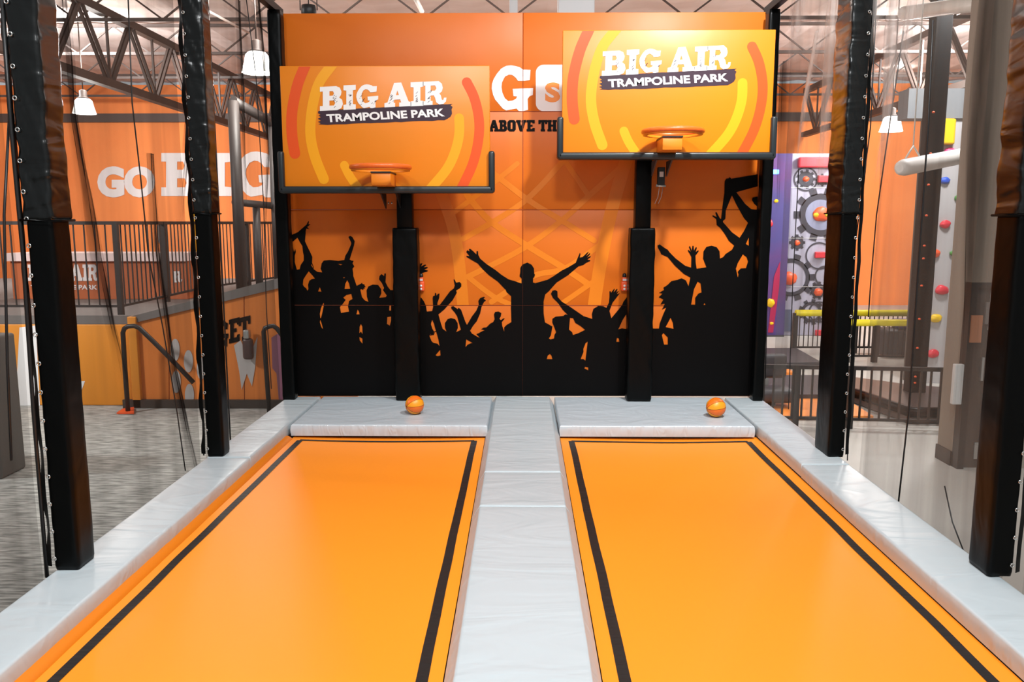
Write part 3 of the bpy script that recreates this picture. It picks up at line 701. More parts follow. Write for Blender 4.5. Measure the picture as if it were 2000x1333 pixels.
cord([(480, -10), (500, 150), (515, 400), (520, 600), (530, 760)], -2.26, .004, 'thin cord hanging beside the lamp left of the mural')
cord([(1712, 0), (1700, 250), (1670, 480), (1655, 900)], 2.31, .004, 'thin cord on the right side of the deep right post')
cord([(1765, 60), (1735, 260), (1712, 420), (1700, 560), (1696, 620)], 2.34, .004, 'thin cord crossing the lamp behind the right net')
cord([(1822, 40), (1812, 260), (1795, 500), (1775, 800), (1755, 980)], 2.33, .005, 'dark net edge cord right of the orange far wall')
cord([(1648, 690), (1640, 800), (1630, 905)], 2.32, .004, 'short dark cord beside the foot of the deep right post')
cord([(1515, 30), (1510, 300), (1500, 500), (1495, 740)], 2.28, .005, 'thin black cord hanging beside the right corner post')
cord([(1560, 330), (1548, 560), (1540, 800)], 2.31, .004, 'thin black cord in front of the gear-printed wall')
cord([(1845, 950), (1860, 1020), (1885, 1085)], 2.33, .004, 'short cord at the bottom of the right net')
# bunched dark folds of netting (doubled cloth); pale strips are painted-on sheen
def fold(pts, X, w, lab, m=NETD):
    P = [onX(x, y, X) for x, y in pts]; mb = MB(); rows = []; dn = []; NC = 10
    Q = []
    for k in range(len(P)-1):
        for q in range(6): Q.append(P[k].lerp(P[k+1], q/6))
    Q.append(P[-1])
    for k, p in enumerate(Q):
        e = min(1, (len(Q)-1-k)/8)
        rows.append([mb.bm.verts.new(p+Vector(((-.02 if X > 0 else .02)*math.sin(PI*c/NC)+.008*math.sin(c*2.1+k*.3), w*(c/NC-.5)*(1+.25*math.sin(k*.35)), 0))) for c in range(NC+1)])
        dn += [math.sin(PI*c/NC)**1.5*e for c in range(NC+1)]
    for A, B in zip(rows, rows[1:]):
        for c in range(NC): mb.bm.faces.new((A[c], A[c+1], B[c+1], B[c])).smooth = True
    o = mb.build('net_fold_sheen', m, net_of(P)); at = o.data.attributes.new('fold_sheen_weight', 'FLOAT', 'POINT'); at.data.foreach_set('value', dn); o['label'] = lab.split(' of net')[0]+' of netting'
fold([(115, -10), (128, 120), (138, 230), (165, 380), (185, 500), (215, 640), (245, 760)], -2.31, .14, 'dark gathered fold of net just right of the nearest left post')
fold([(290, 300), (300, 480), (315, 580), (335, 720), (365, 860), (395, 990)], -2.32, .12, 'dark gathered fold of net below the far wall lettering')
fold([(365, 230), (358, 320), (350, 430)], -2.31, .12, 'short dark gathered fold of net left of the second left post')
fold([(500, -10), (512, 130), (520, 300), (512, 500)], -2.30, .12, 'dark gathered fold of net crossing the hall lamp by the mural')
fold([(462, 0), (470, 200), (476, 400)], -2.31, .12, 'dark gathered fold of net behind the grey padded frame')
NETW = net_mat('netting_painted_glare', (232, 228, 224), .35, .9, (1, 5, .6), .35, dens=True)  # glare on the right net painted as pale strips, no extra cloth there
fold([(1632, -10), (1622, 120), (1612, 260), (1604, 380)], 2.32, .34, 'painted pale glare of net left of the deep right post', NETW)
fold([(1750, -10), (1742, 120), (1735, 240), (1718, 360)], 2.33, .26, 'painted pale glare of net over the hall lamp on the right', NETW)
fold([(1715, -10), (1706, 60), (1700, 130)], 2.32, .3, 'short painted glare of net at the top right of the deep right post', NETW)
fold([(1560, -10), (1556, 60), (1548, 130)], 2.32, .4, 'broad painted sheen of net under the right top rail', NETW)
fold([(1668, -10), (1660, 120), (1650, 260), (1640, 400)], 2.36, .16, 'painted edge sheen of net behind the deep right post', NETW)
fold([(1535, 120), (1530, 260), (1524, 420)], 2.33, .3, 'brownish pleat of net beside the right corner post', NETD)
fold([(1790, -10), (1775, 90), (1765, 180)], 2.34, .22, 'painted pale sheen of net right of the small lamp', NETW)
fold([(1940, -10), (1915, 300), (1900, 600), (1886, 860)], 2.345, .3, 'grey gathered fold of net over the taupe wall', NETD)
fold([(1600, 60), (1575, 200), (1560, 320)], 2.32, .14, 'slanting painted sheen of net beside the right goal', NETW)

# ================================================================= RAILINGS
def railing(a, b, zb, zt, n, lab, group, posts=(0, 1), pw=.05, cap=None, pk=.016, capr=.0, mt=mat('railing_dark', (44, 37, 34), .6), under=0):
    a = Vector((a[0], a[1], 0)); b = Vector((b[0], b[1], 0)); base = a
    t = _th('railing', lab, 'railing', group, (a.x, a.y, zb)); d = b-a; h = zt-zb
    if cap: MB().tube([(0, 0, h), (d.x, d.y, h)], capr, 12).build('rail_padding', cap, t)
    else: MB().bar((0, 0, h-.02), (d.x, d.y, h-.02), .05, .05).build('top_rail', mt, t)
    MB().bar((0, 0, .1), (d.x, d.y, .1), .035, .035).build('bottom_rail', mt, t)
    pr = None
    for f in posts:
        if pr is None: pr = MB().bar((0, 0, -under), (0, 0, h), pw).build('post', mt, t); q = pr
        else: q = pr.copy(); COL.objects.link(q); q.parent = t
        q.location = d*f
    pr = None
    for k in range(1, n):
        if pr is None: pr = MB().bar((0, 0, .1), (0, 0, h-.02), pk).build('picket', mt, t); q = pr
        else: q = pr.copy(); COL.objects.link(q); q.parent = t
        q.location = d*(k/n)
    return t
# ================================================================= LEFT AISLE
SY = 11.4
st = thing('stage', 'raised stage with orange padded front and grey deck behind the left net', 'stage')
ZS = onY(100, 625, SY).z
xl, xr = -13.0, onY(255, 700, SY).x
sbox('front_panel', PADO, st, xl, xr, SY, SY+.08, FZ, ZS-.06, bev=.02)
MB().poly([[(xl, SY+.1, ZS), (xr+.1, SY+.1, ZS), (-2.6, 20, ZS), (xl, 20, ZS)]], .05, (0, 0, -1)).build('deck', GREYB, st)
MB().box(xl, xr+.1, SY, SY+.1, ZS-.06, ZS+.06).build('deck_edge', GREYB, st)
mb = MB(); mb.poly([[onY(x, y, SY-.004) for x, y in ((38, 640), (70, 636), (78, 795), (30, 795))]]); mb.poly([[onY(x, y, SY-.004) for x, y in ((145, 745), (166, 745), (155, 775), (142, 775))]]); mb.build('printed_lettering', WHITE, st)
# sloping side wall with GET and ovals
rw = thing('ramp_wall', 'deep orange panelled ramp wall with black GET lettering and grey ovals', 'ramp wall')
p = [onY(258, 800, SY-.1), onY(700, 800, SY-.1), onY(700, 526, SY-.1), onY(258, 632, SY-.1)]
for v in p[:2]: v.z = FZ
nP = 6
for k in range(nP):
    a, b = k/nP, (k+1)/nP-.004
    q = [p[0].lerp(p[1], a), p[0].lerp(p[1], b), p[3].lerp(p[2], b), p[3].lerp(p[2], a)]
    MB().poly([q], .08, (0, 1, 0)).build('panel', PADO2, rw)
e = .12
MB().poly([[p[3]+Vector((0, -.03, 0)), p[2]+Vector((0, -.03, 0)), p[2]+Vector((0, -.03, .16)), p[3]+Vector((0, -.03, .1))]], .12, (0, 1, 0)).build('coping', GREYB, rw)
MB().box(p[0].x-.1, p[1].x, SY-.16, SY-.1, FZ, FZ+.12).build('skirting', TAUPED, rw)
sbox('end_post', PADO, rw, p[3].x-.04, p[3].x+.08, SY-.16, SY-.0, FZ, ZS+.06, bev=.01)
mb = MB(); PG = lambda x, y: onY(x, y, SY-.108)
glyph(mb, 'G', 427, 678, 446, 626, PG, .0); glyph(mb, 'E', 447, 672, 468, 625, PG, .25); glyph(mb, 'T', 466, 668, 489, 622, PG, .25); mb.build('printed_lettering', INK, rw)
def oval(mb, cx, cy, rx, ry, P, n=20): mb.poly([[P(cx+rx*math.cos(2*PI*i/n), cy+ry*math.sin(2*PI*i/n)) for i in range(n)]])
mb = MB()
for c in ((342, 684), (368, 706), (344, 746), (370, 772), (393, 720)): oval(mb, c[0], c[1], 9, 22, PG)
mb.poly([[PG(*q) for q in ((457, 675), (470, 665), (485, 700), (503, 658), (498, 720), (492, 755), (482, 730), (472, 762), (467, 725))]])
mb.build('printed_shapes', mat('print_grey', (186, 180, 176), .6), rw)
mb = MB(); mb.poly([[PG(*q) for q in ((530, 660), (546, 650), (556, 690), (556, 800), (546, 800), (540, 730), (532, 720))]]); mb.build('printed_shapes', mat('print_mauve', (132, 84, 104), .6), rw)
# handrails
def handrail(pts, Y, r, lab):
    P = [onY(x, y, Y) for x, y in pts]; P[0].z = FZ
    o = MB().tube(P, r, 10).build('handrail', DARK); tag(o, lab, 'handrail', 'bent tubular handrails')
handrail([(250, 803), (244, 720), (240, 650), (243, 642), (250, 638), (262, 637), (272, 641), (300, 668), (340, 708), (378, 748)], SY-.45, .032, 'black bent tubular handrail at the corner of the stage')
handrail([(526, 803), (520, 720), (515, 648), (518, 641), (526, 638), (534, 637), (541, 642), (560, 668), (600, 705)], SY-.45, .032, 'black bent tubular handrail beside the mural wall')
o = MB().poly([[onZ(228, 809, FZ+.01), onZ(262, 809, FZ+.01), onZ(262, 798, FZ+.01), onZ(240, 801, FZ+.01)]], .02, (0, 0, 1)).build('floor_wedge', HORA); tag(o, 'small bright orange wedge on the carpet at the handrail foot', 'floor wedge')
# hanging dark dispenser on ramp wall
pp = onY(485, 700, SY-.2); o = _th('wall_dispenser', 'dark wall dispenser with steel top on the ramp wall under the GET lettering', 'dispenser', None, tuple(pp))
sbox('body', mat('dispenser_brown', (72, 54, 52), .4), o, -.07, .07, -.04, .06, -.02, .28, bev=.04); sbox('spout', STEEL, o, -.04, .04, -.06, .04, .28, .4, bev=.015)
# stage railings
RG = 'dark railings around the stage'
zt = 1.66
xa = onY(236, 600, SY+.15).x
railing((-9.6, SY+.15), (xa, SY+.15), ZS+.08, zt, 26, 'dark picket railing along the front of the stage', RG, (0, .5, 1), .07, under=.1)
c = onZ(398, 573, ZS+.08); c2 = onZ(560, 548, ZS+.08)
railing((xa, SY+.15), (c.x, c.y), ZS+.08, zt, 22, 'dark picket railing running back from the stage corner', RG, (.5, 1), .07)
railing((c.x, c.y), (c2.x, c2.y), ZS+.08, zt, 26, 'dark picket railing furthest back on the stage beside the mural', RG, (.5, 1), .07)
# counter on the stage
cn = thing('service_counter', 'orange fronted counter with white top and logo standing on the stage', 'counter')
q0 = onY(20, 510, 14.5); q1 = onY(362, 510, 14.5)
MB().box(q0.x, q1.x, 14.5, 15.2, ZS+.005, q0.z).build('front', mat('counter_front', (178, 92, 48), .6), cn)
MB().box(q0.x-.03, q1.x+.03, 14.42, 15.25, q0.z, q0.z+.14).build('counter_top', mat('counter_top', (226, 200, 194), .5), cn)
mb = MB(); PC = lambda x, y: onY(x, y, 14.49)
for ch, a, b in (('B', 54, 78), ('I', 80, 92), ('G', 94, 118), ('A', 136, 162), ('I', 161, 172), ('R', 171, 192)): glyph(mb, ch, a, 549, b, 517, PC)
text(mb, 'TRAMPOLINE PARK', (60, 557), (190, 557), (60, 566), (190, 566), PC, .03)
glyph(mb, 'R', 338, 552, 356, 530, PC); mb.build('logo_lettering', HALLW, cn)
# grey padded block at the left picture edge
o = MB().box(-6.9, -5.3, 8.0, 8.42, FZ, onY(25, 655, 8.2).z, bev=.03).build('padded_block', GREYP); smooth_angle(o); tag(o, 'grey padded block standing on the carpet at the left edge', 'padded block')
# padded frame with net between stage and mural
nf = thing('pipe_frame', 'grey padded pipe frame standing behind the net left of the mural', 'frame')
GRP = mat('frame_padding', (50, 44, 42), .55)
A_ = onY(455, 197, 12.6); B_ = onY(531, 240, 13.6)
MB().tube([(A_.x, A_.y, ZS), A_], .085, 12).build('upright', GRP, nf); MB().tube([(B_.x, B_.y, ZS), B_], .07, 12).build('upright', GRP, nf)
MB().tube([A_, B_], .075, 12).build('top_bar', GRP, nf)
C_ = onY(458, 395, 12.6); D_ = onY(531, 402, 13.6); MB().tube([C_, D_], .055, 12).build('cross_bar', GRP, nf)
E_ = onY(400, 420, 12.9); F_ = onY(500, 395, 13.2)
MB().tube([(F_.x, F_.y, ZS), F_], .06, 12).build('upright', GRP, nf)

# ================================================================= RIGHT AISLE
FG = 'dark picket fences of the right play area'
def fpx(xa_, ya_, xb_, yb_): return onZ(xa_, ya_, FZ), onZ(xb_, yb_, FZ)
a, b = fpx(1470, 832, 1850, 842)
railing((a.x, a.y), (b.x, b.y), FZ+.02, onY(1650, 716, (a.y+b.y)/2).z, 20, 'dark picket fence nearest the court on the right', FG, (.22, .5, 1), .07, under=.02, pk=.022)
a = onZ(1550, 690, FZ); b = onZ(1785, 690, FZ)
railing((a.x, a.y), (b.x, b.y), FZ+.02, onY(1650, 612, a.y).z, 26, 'dark fence with yellow padded rail, furthest from the court', FG, (0, .5, 1), .09, cap=YELP, capr=.065, under=.02)
a = onZ(1640, 708, FZ); b = onZ(1862, 708, FZ)
railing((a.x, a.y), (b.x, b.y), FZ+.02, onY(1700, 631, a.y).z, 24, 'dark fence with yellow padded rail in front of the further one', FG, (.06, .3, .92), .09, cap=YELP, capr=.065, under=.02)
a = onZ(1785, 690, FZ); b = onZ(1856, 668, FZ)
railing((a.x, a.y), (b.x, b.y), FZ+.02, onY(1785, 612, a.y).z+.05, 12, 'short dark fence with yellow padded rail running back beside the climbing wall', FG, (0, 1), .09, cap=YELP, capr=.065, under=.02)
def floor_mat(pts, z, th, m, name, lab, cat='mat'):
    o = MB().poly([[onZ(x, y, z) for x, y in pts]], th, (0, 0, -1)).build(name, m); return tag(o, lab, cat)
floor_mat([(1480, 775), (1645, 775), (1706, 813), (1480, 813)], FZ+.06, .05, mat('orange_floor_mat', (248, 146, 56), .5), 'floor_mat', 'larger orange mat on the floor behind the nearest right fence')
floor_mat([(1470, 713), (1530, 713), (1552, 728), (1470, 728)], FZ+.06, .05, mat('orange_floor_mat', (248, 146, 56), .5), 'floor_mat', 'smaller orange mat on the floor further back on the right')
DM = mat('dark_floor_mat', (66, 62, 64), .5)
floor_mat([(1470, 733), (1640, 733), (1690, 771), (1470, 771)], FZ+.12, .11, DM, 'floor_mat', 'dark grey mat between the two orange mats')
floor_mat([(1470, 680), (1555, 680), (1605, 708), (1470, 710)], FZ+.12, .11, DM, 'floor_mat', 'dark grey mat below the gear-printed wall')
floor_mat([(1655, 735), (1780, 752), (1850, 757), (1850, 800), (1775, 800), (1660, 760)], FZ+.2, .18, mat('brown_vinyl', (84, 72, 68), .35), 'padded_platform', 'low dark brown padded platform behind the nearest right fence', 'padded platform')
a = onZ(1670, 768, FZ+.16); b = onZ(1780, 806, FZ+.16); c = onZ(1850, 806, FZ+.16)
o = MB().tube([a, b, c], .07, 10).build('padded_edge', BLACK); tag(o, 'shiny black rolled edge pad along the brown platform', 'edge pad')
a = onZ(1755, 690, FZ); t = _th('covered_machine', 'dark round machine with a purple cover standing between the yellow railed fences', 'play machine', None, (a.x, a.y+.1, FZ))
sbox('body', DM, t, -.55, .55, -.72, -.2, .02, .55, bev=.08); sbox('cover', mat('cover_purple', (66, 44, 110), .5), t, -.3, .6, -.68, -.24, .555, .72, bev=.06)
a = onY(313, 440, 25.9); o = MB().box(a.x-.09, a.x+.09, 25.86, 25.94, a.z-.55, a.z).build('wall_sign', GREYB); tag(o, 'small grey vertical sign on the far orange wall under the lettering', 'sign')
a = onY(375, 400, 25.6); o = MB().tube([(a.x, 25.6, FZ), (a.x, 25.6, a.z)], .06, 10).build('yellow_pole', HYEL); tag(o, 'thin yellow pole far behind the stage railing', 'pole')
# padded dark stool shapes behind fence
p0 = onZ(1505, 800, FZ)
t = _th('padded_stool', 'dark rounded padded stool at the right end of the mural wall', 'stool', None, (p0.x, p0.y, FZ))
sbox('seat', DM, t, -.3, .28, -.2, .2, .12, .32, bev=.07); MB().lathe([(.1, 0), (.07, .05), (.06, .13)], 16).build('base', STEEL, t)
sbox('backrest', DM, t, -.3, .28, .2, .34, .4, .75, bev=.06); MB().bar((0, .26, .2), (0, .26, .45), .05).build('stem', STEEL, t)
# gear wall
gy = 18.9
gw = thing('gear_climbing_wall', 'grey climbing wall printed with dark gears and dotted with coloured holds', 'climbing wall')
g0 = onY(1526, 300, gy); g1 = onY(1640, 655, gy)
MB().box(g0.x, g1.x, gy, gy+.2, g1.z, g0.z).build('wall_panel', LAVG, gw)
MB().box(g0.x, g1.x, gy-.02, gy+.2, FZ, g1.z).build('base_panel', DM, gw)
PGW = lambda d: (lambda x, y: onY(x, y, gy-d))
def ring(mb, cx, cy, r0, r1, P, n=28):
    for i in range(n):
        a, b = 2*PI*i/n, 2*PI*(i+1)/n
        mb.poly([[P(cx+r0*math.cos(a), cy+r0*math.sin(a)), P(cx+r1*math.cos(a), cy+r1*math.sin(a)), P(cx+r1*math.cos(b), cy+r1*math.sin(b)), P(cx+r0*math.cos(b), cy+r0*math.sin(b))]])
def cog(cx, cy, r, nt, m=GEAR, inner=.62, d=.01):
    mb = MB(); ring(mb, cx, cy, r*inner, r*.84, PGW(d))
    for i in range(nt):
        a = 2*PI*i/nt; w = PI/nt*.55
        mb.poly([[PGW(d)(cx+r*q*math.cos(a+s*w), cy+r*q*math.sin(a+s*w)) for q, s in ((.8, -1), (1.06, -.8), (1.06, .8), (.8, 1))]])
    mb.build('printed_gear', m, gw)
cog(1603, 420, 50, 10, GEAR, .5); cog(1574, 350, 18, 9, GEAR, .35); cog(1557, 474, 15, 8, GEAR, .4); cog(1545, 542, 44, 10, GEAR, .66); cog(1598, 568, 17, 9, GEAR, .4); cog(1606, 352, 12, 8, GEAR, .3); cog(1585, 610, 24, 9, GEAR, .6)
mb = MB(); ring(mb, 1603, 420, 12, 30, PGW(.012)); mb.build('printed_disc', GEARL, gw)
mb = MB(); ring(mb, 1574, 350, 21, 24, PGW(.012)); ring(mb, 1600, 500, 24, 27, PGW(.013)); ring(mb, 1612, 540, 18, 21, PGW(.014)); ring(mb, 1600, 610, 18, 21, PGW(.015)); mb.build('printed_ring', GEAR, gw)
MB().poly([[PGW(.013)(x, y) for x, y in ((1524, 605), (1547, 605), (1547, 648), (1524, 648))]]).build('printed_block', mat('print_slate', (92, 100, 124), .6), gw)
mb = MB()
for y in (366, 465, 560): mb.poly([[PGW(.014)(1526, y), PGW(.014)(1640, y), PGW(.014)(1640, y+.9), PGW(.014)(1526, y+.9)]])
mb.build('panel_joint', WHITE, gw)
def hold(par, px, py, Y, r, m, flat=.6, box=False, sx=1.0):
    p = onY(px, py, Y); k = r*Y/FPX
    mb = MB()
    if box: mb.box(-k*sx, k*sx, -k*.8, 0, -k*.6, k*.6, bev=k*.15, seg=2)
    else:
        bmesh.ops.create_icosphere(mb.bm, subdivisions=3, radius=k)
        for v in mb.bm.verts:
            d = 1+.22*noise.noise(v.co/k*1.6+Vector((px, py, 0))); v.co = Vector((v.co.x*d*sx, v.co.y*flat*d, v.co.z*d*.85))
    o = mb.build('climbing_hold', m, par, smooth=not box); o.location = p
for h in ((1574, 350, 6, HORA), (1557, 475, 6, HORA), (1598, 571, 9, HORA), (1614, 537, 4, HYEL)): hold(gw, h[0], h[1], gy, h[2], h[3])
hold(gw, 1604, 419, gy, 16, HORA, .5); hold(gw, 1594, 420, gy-.3, 5, HYEL); hold(gw, 1616, 420, gy-.3, 5, HYEL); hold(gw, 1541, 544, gy, 15, HORA, .5)
for h in ((1607, 350, 11), (1600, 498, 10)): hold(gw, h[0], h[1], gy, h[2], HRED, box=True)
hold(gw, 1590, 318, gy, 16, HRED, box=True, sx=2.0); hold(gw, 1600, 650, gy, 9, HRED, box=True)
pw = thing('purple_climbing_wall', 'purple climbing wall strip between the right corner post and the gear wall', 'climbing wall')
g0 = onY(1484, 300, gy-.2); g1 = onY(1531, 655, gy-.2)
MB().box(g0.x, g1.x, gy-.2, gy, g1.z, g0.z).build('wall_panel', PURP, pw); MB().box(g0.x, g1.x, gy-.22, gy, FZ, g1.z).build('base_panel', DM, pw)
mb = MB(); mb.poly([[onY(x, y, gy-.21) for x, y in ((1512, 540), (1524, 510), (1522, 560), (1510, 650), (1500, 650))]]); mb.build('printed_stripe', mat('print_crimson', (170, 36, 80), .6), pw)
hold(pw, 1503, 437, gy-.2, 9, HRED, .5, sx=.7); hold(pw, 1516, 393, gy-.2, 4, HYEL); hold(pw, 1505, 592, gy-.2, 10, HYEL, sx=.8); hold(pw, 1507, 632, gy-.2, 4, HYEL)
l = MB().box(-.08, .08, -.03, 0, -.05, .05, bev=.02).build('indicator_light', BLUE, pw); l.location = onY(1514, 336, gy-.2)
# grey climbing wall panel on the right and dark post
cy2 = 13.2
cw = thing('grey_climbing_wall', 'tall grey climbing wall with coloured holds behind the right net', 'climbing wall')
g = [onY(x, y, cy2) for x, y in ((1832, 235), (1905, 235), (1880, 640), (1806, 640))]; g[2].z = g[3].z = FZ; g[3].x = g[0].x; g[2].x = g[1].x+.3; g[1].x += .3
g[0].z = g[1].z = onY(1850, 232, cy2).z
MB().poly([g], .25, (0, 1, 0)).build('wall_panel', CLIMB, cw)
gd = [Vector((g[0].x-.12, cy2+.25, FZ)), Vector((g[0].x, cy2, FZ)), Vector((g[0].x, cy2, g[0].z)), Vector((g[0].x-.12, cy2+.25, g[0].z))]
MB().poly([gd], .06, (0, 1, 0)).build('side_panel', GREYP, cw)
MB().box(g[0].x-.5, g[1].x+.5, cy2-.05, cy2+.3, g[0].z, g[0].z+.45).build('header_panel', mat('header_grey', (124, 126, 128), .6), cw)
for h in ((1856, 298, 11, HPNK), (1846, 353, 8, HBLU), (1874, 387, 8, HGRN), (1847, 438, 9, HRED), (1826, 495, 9, HORA), (1862, 495, 6, HGRN), (1840, 567, 11, HRED), (1822, 691, 10, HRED), (1828, 622, 10, HYEL)):
    hold(cw, h[0], h[1], cy2-.02, h[2], h[3], sx=1.15)
sh = MB().box(-.17, .17, -.1, 0, -.4, .4, bev=.06).build('belay_cover', HYEL, cw); sh.location = onY(1846, 258, cy2-.02); sh.scale = (.75, 1, .5)
sh['label'] = 'yellow cover with two red spots'
dp = onY(1812, 400, 11.6)
o = MB().box(dp.x-.12, dp.x+.12, 11.5, 11.7, FZ, 5.9, bev=.02).build('steel_column', mat('column_black', (10, 8, 8), .6, spec=.2)); tag(o, 'dark steel column dotted with tiny red lights beside the grey climbing wall', 'column')
for y in (221, 302, 363, 423, 482, 507, 560, 625, 682, 738, 750):
    q = onY(1823-(y-221)*.068, y, 11.44); e = MB().lathe([(.012, 0), (.02, .01), (.012, .025)], 10).build('indicator_lamp', HORA, o); e.location = q
# hanging padded beam
a = onY(1757, 329, 10.5); b = onY(1905, 300, 11.5)
hb = thing('hanging_beam', 'white padded beam hanging on ropes behind the right net', 'hanging beam')
d = (b-a).normalized(); MB().tube([a, a+d*.03, a+d*.1, b], [.05, .09, .105, .105], 16).build('beam', mat('beam_white', (214, 208, 202), .5), hb)
r0 = a+d*.12+Vector((0, 0, .11)); r1 = a+d*.42+Vector((0, 0, .11)); top = a+d*.27+Vector((0, 0, .25))
RP = mat('rope_white', (226, 222, 214), .6)
MB().tube([r0, top, r1], .012, 6).build('sling', RP, hb); MB().tube([top, top+Vector((0, 0, 4))], .008, 6).build('rope', RP, hb)
MB().tube([r0+Vector((0, 0, 4)), r0+Vector((0, 0, 4.001))], .001, 4).build('rope_end', RP, hb)
# taupe wall block with door
Cn = onZ(1843, 897, FZ); C2 = onZ(1866, 917, FZ)
x0 = C2.x+.015; y0 = C2.y
o = MB().box(x0, x0+.3, y0+.12, Cn.y+.05, FZ, 5.95).build('wall_right_pier', TAUPE); tag(o, kind='structure')
o = MB().box(x0-.015, x0+.3, y0+.125, Cn.y+.06, FZ, FZ+.16).build('baseboard_right', TAUPED); tag(o, kind='structure')
zh = onY(1890, 552, y0).z
o = MB().box(x0, 8.5, y0, y0+.12, zh, 5.95).build('wall_right', TAUPE); tag(o, kind='structure')
dr = link('door_1', None); dr['kind'] = 'structure'; dr.location = (x0, y0, FZ)
H_ = zh-FZ
MB().box(0, .07, 0, .12, 0, H_).build('door_frame', GLASSD, dr); MB().box(.07, .8, 0, .12, H_-.05, H_).build('door_frame', GLASSD, dr)
lf = MB().box(.075, .25, .06, .1, 0, H_-.055).build('door_leaf', mat('door_leaf_brown', (62, 54, 48), .4), dr)
MB().box(.19, .215, .03, .06, .95, 1.2).build('door_handle', STEEL, lf); MB().box(.185, .235, .03, .06, 1.55, 1.78).build('door_closer', GREYB, lf)
MB().box(.19, .23, .04, .06, .1, .28).build('hinge', STEEL, lf)
MB().box(.235, .245, .045, .06, H_-.5, H_-.08).build('pale_strip', WHITE, lf)  # thin white strip near the top of the door leaf
o = MB().box(x0+.25, 8.5, y0+.04, y0+.12, FZ, zh-.05).build('wall_right_lower', mat('pale_taupe', (168, 160, 146), .7)); tag(o, kind='structure')
nb = [onY(x, y, y0-.35) for x, y in ((1857, 620), (1879, 624), (1876, 675), (1855, 668))]
o = MB().box(nb[0].x+.0, nb[1].x, y0-.02, y0-.0, nb[2].z, nb[0].z).build('notice_board', WOOD); o.location.x = x0-nb[0].x+.02; o.location.z = -.02; tag(o, 'small tan notice board fixed to the taupe pier', 'notice board')
pb = onZ(1858, 752, -.1)
o = MB().box(x0-.10, x0-.003, y0+.0, y0+.06, -.05, .38, bev=.01).build('wall_box', mat('white_box', (206, 204, 200), .5)); o.location.z = -.2; tag(o, 'narrow white box fixed to the edge of the taupe pier', 'wall box')

# ================================================================= ROOF STEEL
def truss_y(X, zt_, zb_, y0, y1, n, lab, w=.16, g='long roof girders'):
    t = _th('roof_girder', lab, 'roof girder', g, (X, y0, zb_)); L = y1-y0; h = zt_-zb_
    MB().bar((0, 0, h), (0, L, h), w, w*.9).build('top_chord', DARKB, t); MB().bar((0, 0, 0), (0, L, 0), w, w*.9).build('bottom_chord', DARKB, t)
    for k in range(n):
        a = L*k/n; b = L*(k+1)/n; c = (a+b)/2
        for s in (-.04, .04):
            MB().bar((s, a, h), (s, c, 0), .05).build('web_member', DARKB, t); MB().bar((s, c, 0), (s, b, h), .05).build('web_member', DARKB, t)
        MB().bar((0, c, 0), (0, c, h), .04).build('web_member', DARKB, t)
def truss_x(Y, zt_, zb_, x0, x1, n, lab, w=.06):
    t = _th('roof_joist', lab, 'roof joist', 'roof joists crossing the hall', (x0, Y, zb_)); L = x1-x0; h = zt_-zb_
    MB().bar((0, 0, h), (L, 0, h), w, w).build('top_chord', DARKB, t); MB().bar((0, 0, 0), (L, 0, 0), w*.8, w).build('bottom_chord', DARKB, t)
    pa = pb2 = None
    for k in range(n):
        a = L*k/n; c = L*(k+.5)/n; b = L*(k+1)/n
        if pa is None:
            pa = MB().bar((0, 0, h), (c-a, 0, 0), .03).build('web_member', DARKB, t); pb2 = MB().bar((0, 0, 0), (b-c, 0, h), .03).build('web_member', DARKB, t); pb2.location = (c, 0, 0)
        else:
            q = pa.copy(); COL.objects.link(q); q.parent = t; q.location = (a, 0, 0); q = pb2.copy(); COL.objects.link(q); q.parent = t; q.location = (c, 0, 0)
X1 = -7.6
za = onX(117, 131, X1); zb2 = onX(245, 45, X1)
truss_y(X1, min(5.7, zb2.z), za.z, za.y-3, 25.8, 8, 'dark roof girder running back over the left aisle')
truss_y(8.6, 5.6, 4.3, 9, 25.8, 8, 'dark roof girder running back over the right play area')
for k, (Y, lab) in enumerate(((12.5, 'steel roof joist nearest the court'), (15.5, 'second steel roof joist behind the court'), (18.5, 'third steel roof joist, over the lamps'), (21.5, 'fourth steel roof joist'), (24.5, 'last steel roof joist before the far wall'))):
    truss_x(Y, 5.88, 5.3, -20, 18, 24, lab)
for (px, py, Y, lab, rr) in ((1770, 24, 11, 'white round duct under the roof at top right', .09),):
    a = onY(1765, 26, 11.5); b = onY(2050, -12, 9.0)
    o = MB().tube([a, b], rr, 14).build('duct', mat('duct_white', (214, 208, 200), .4)); tag(o, lab, 'duct')
a = onY(385, 10, 12); b = onY(486, 64, 16)
o = MB().tube([a, b], .02, 6).build('conduit', mat('conduit_white', (226, 214, 206), .4)); tag(o, 'thin white conduit under the roof above the left lamp', 'conduit')
a = onY(810, -6, 11.8); b = onY(824, 22, 12.4)
o = MB().tube([a, b], .035, 8).build('conduit', mat('conduit_white', (226, 214, 206), .4)); tag(o, 'short white pipe above the middle of the mural wall', 'pipe')
a = onY(1126, 30, 10.0); sz = .21
o = MB().box(a.x-.21, a.x+.21, 10.0, 10.4, a.z-.6, 5.9, bev=.01).build('air_duct', mat('duct_grey', (206, 204, 204), .5)); tag(o, 'square pale duct dropping behind the mural wall, right of centre', 'duct')
a = onY(1003, 30, 10.4)
o = MB().box(a.x-.05, a.x+.05, 10.4, 10.5, a.z-.6, 5.9, bev=.01).build('air_duct', mat('duct_grey', (206, 204, 204), .5)); tag(o, 'narrow pale duct behind the top of the mural wall', 'duct')
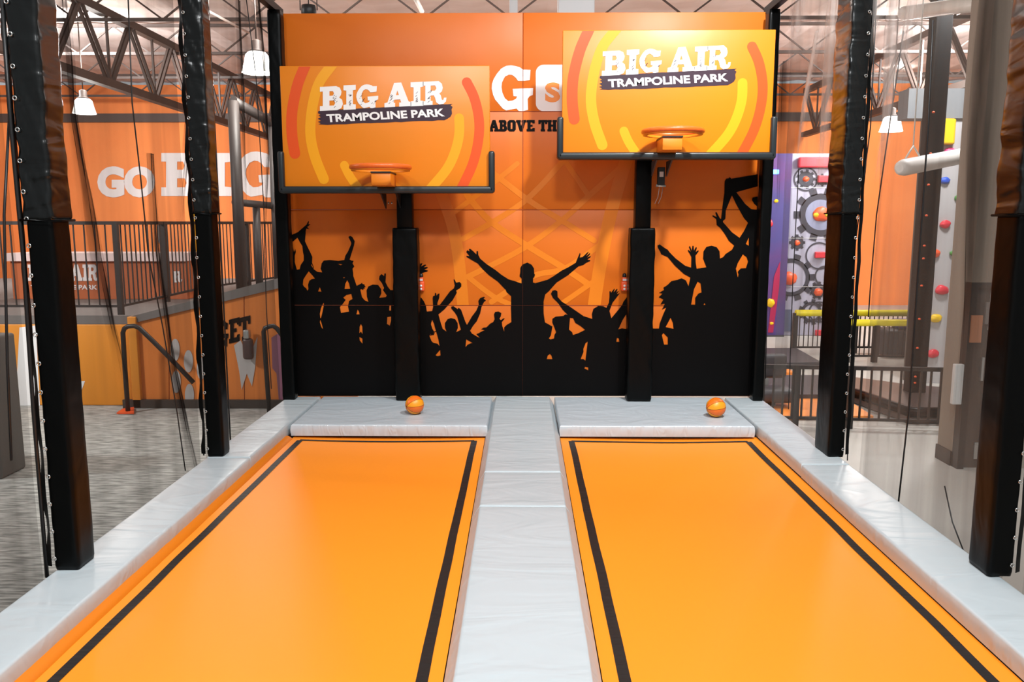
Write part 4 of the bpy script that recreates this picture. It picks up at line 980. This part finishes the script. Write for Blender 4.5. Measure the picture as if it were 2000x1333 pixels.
# dark spotlight / loudspeaker above the mural
a = onY(603, 20, 8.6); t = _th('spotlight', 'black spotlight in a bent bracket above the left end of the mural', 'spotlight', None, tuple(a))
MB().lathe([(.02, .05), (.07, .045), (.075, .0), (.075, -.05), (.06, -.07)], 20).build('housing', DARK, t)
MB().tube([(-.085, 0, 0), (-.085, 0, .12), (-.07, 0, .135), (.07, 0, .135), (.085, 0, .12), (.085, 0, 0)], .006, 6).build('bracket', DARKB, t)
MB().tube([(0, 0, .05), (0, 0, 1.2)], .006, 6).build('cable', DARKB, t)

# ================================================================= HIGH BAY LAMPS
def lamp(px, py_bottom, Y, wpx, lab):
    p = onY(px, py_bottom, Y); r = wpx/2*Y/FPX*1.0
    t = _th('high_bay_lamp', lab, 'ceiling lamp', 'glowing high bay lamps', tuple(p))
    MB().lathe([(r, 0), (r*.98, r*.06), (r*.82, r*.62), (r*.72, r*1.12), (r*.55, r*1.3)], 28).build('lamp_shade', LAMPE, t)
    MB().lathe([(r*.55, r*1.3), (r*.4, r*1.45), (r*.33, r*1.5), (r*.33, r*2.0), (r*.18, r*2.1)], 20).build('housing', DARKB, t)
    MB().tube([(0, 0, r*2.05), (0, 0, 6.0-p.z)], .012, 6).build('hanger', DARKB, t)
    l = bpy.data.lights.new('bay_light', 'POINT'); l.energy = 160; l.shadow_soft_size = .2; l.color = (1, .96, .9)
    lo = bpy.data.objects.new('bay_light', l); COL.objects.link(lo); lo.location = (p.x, p.y, p.z-.15)
    l = bpy.data.lights.new('bay_uplight', 'POINT'); l.energy = 170; l.shadow_soft_size = .2; l.color = (1, .94, .88)
    lo = bpy.data.objects.new('bay_uplight', l); COL.objects.link(lo); lo.location = (p.x+r*1.2, p.y, p.z+.95)
lamp(165, 222, 17, 42, 'glowing high bay lamp at far left before the orange wall')
lamp(503, 143, 12.4, 58, 'largest glowing high bay lamp, left of the mural wall')
lamp(1740, 257, 17, 42, 'glowing high bay lamp behind the right net before the orange wall')
lamp(1760, 117, 24, 14, 'small distant high bay lamp near the ceiling on the right')
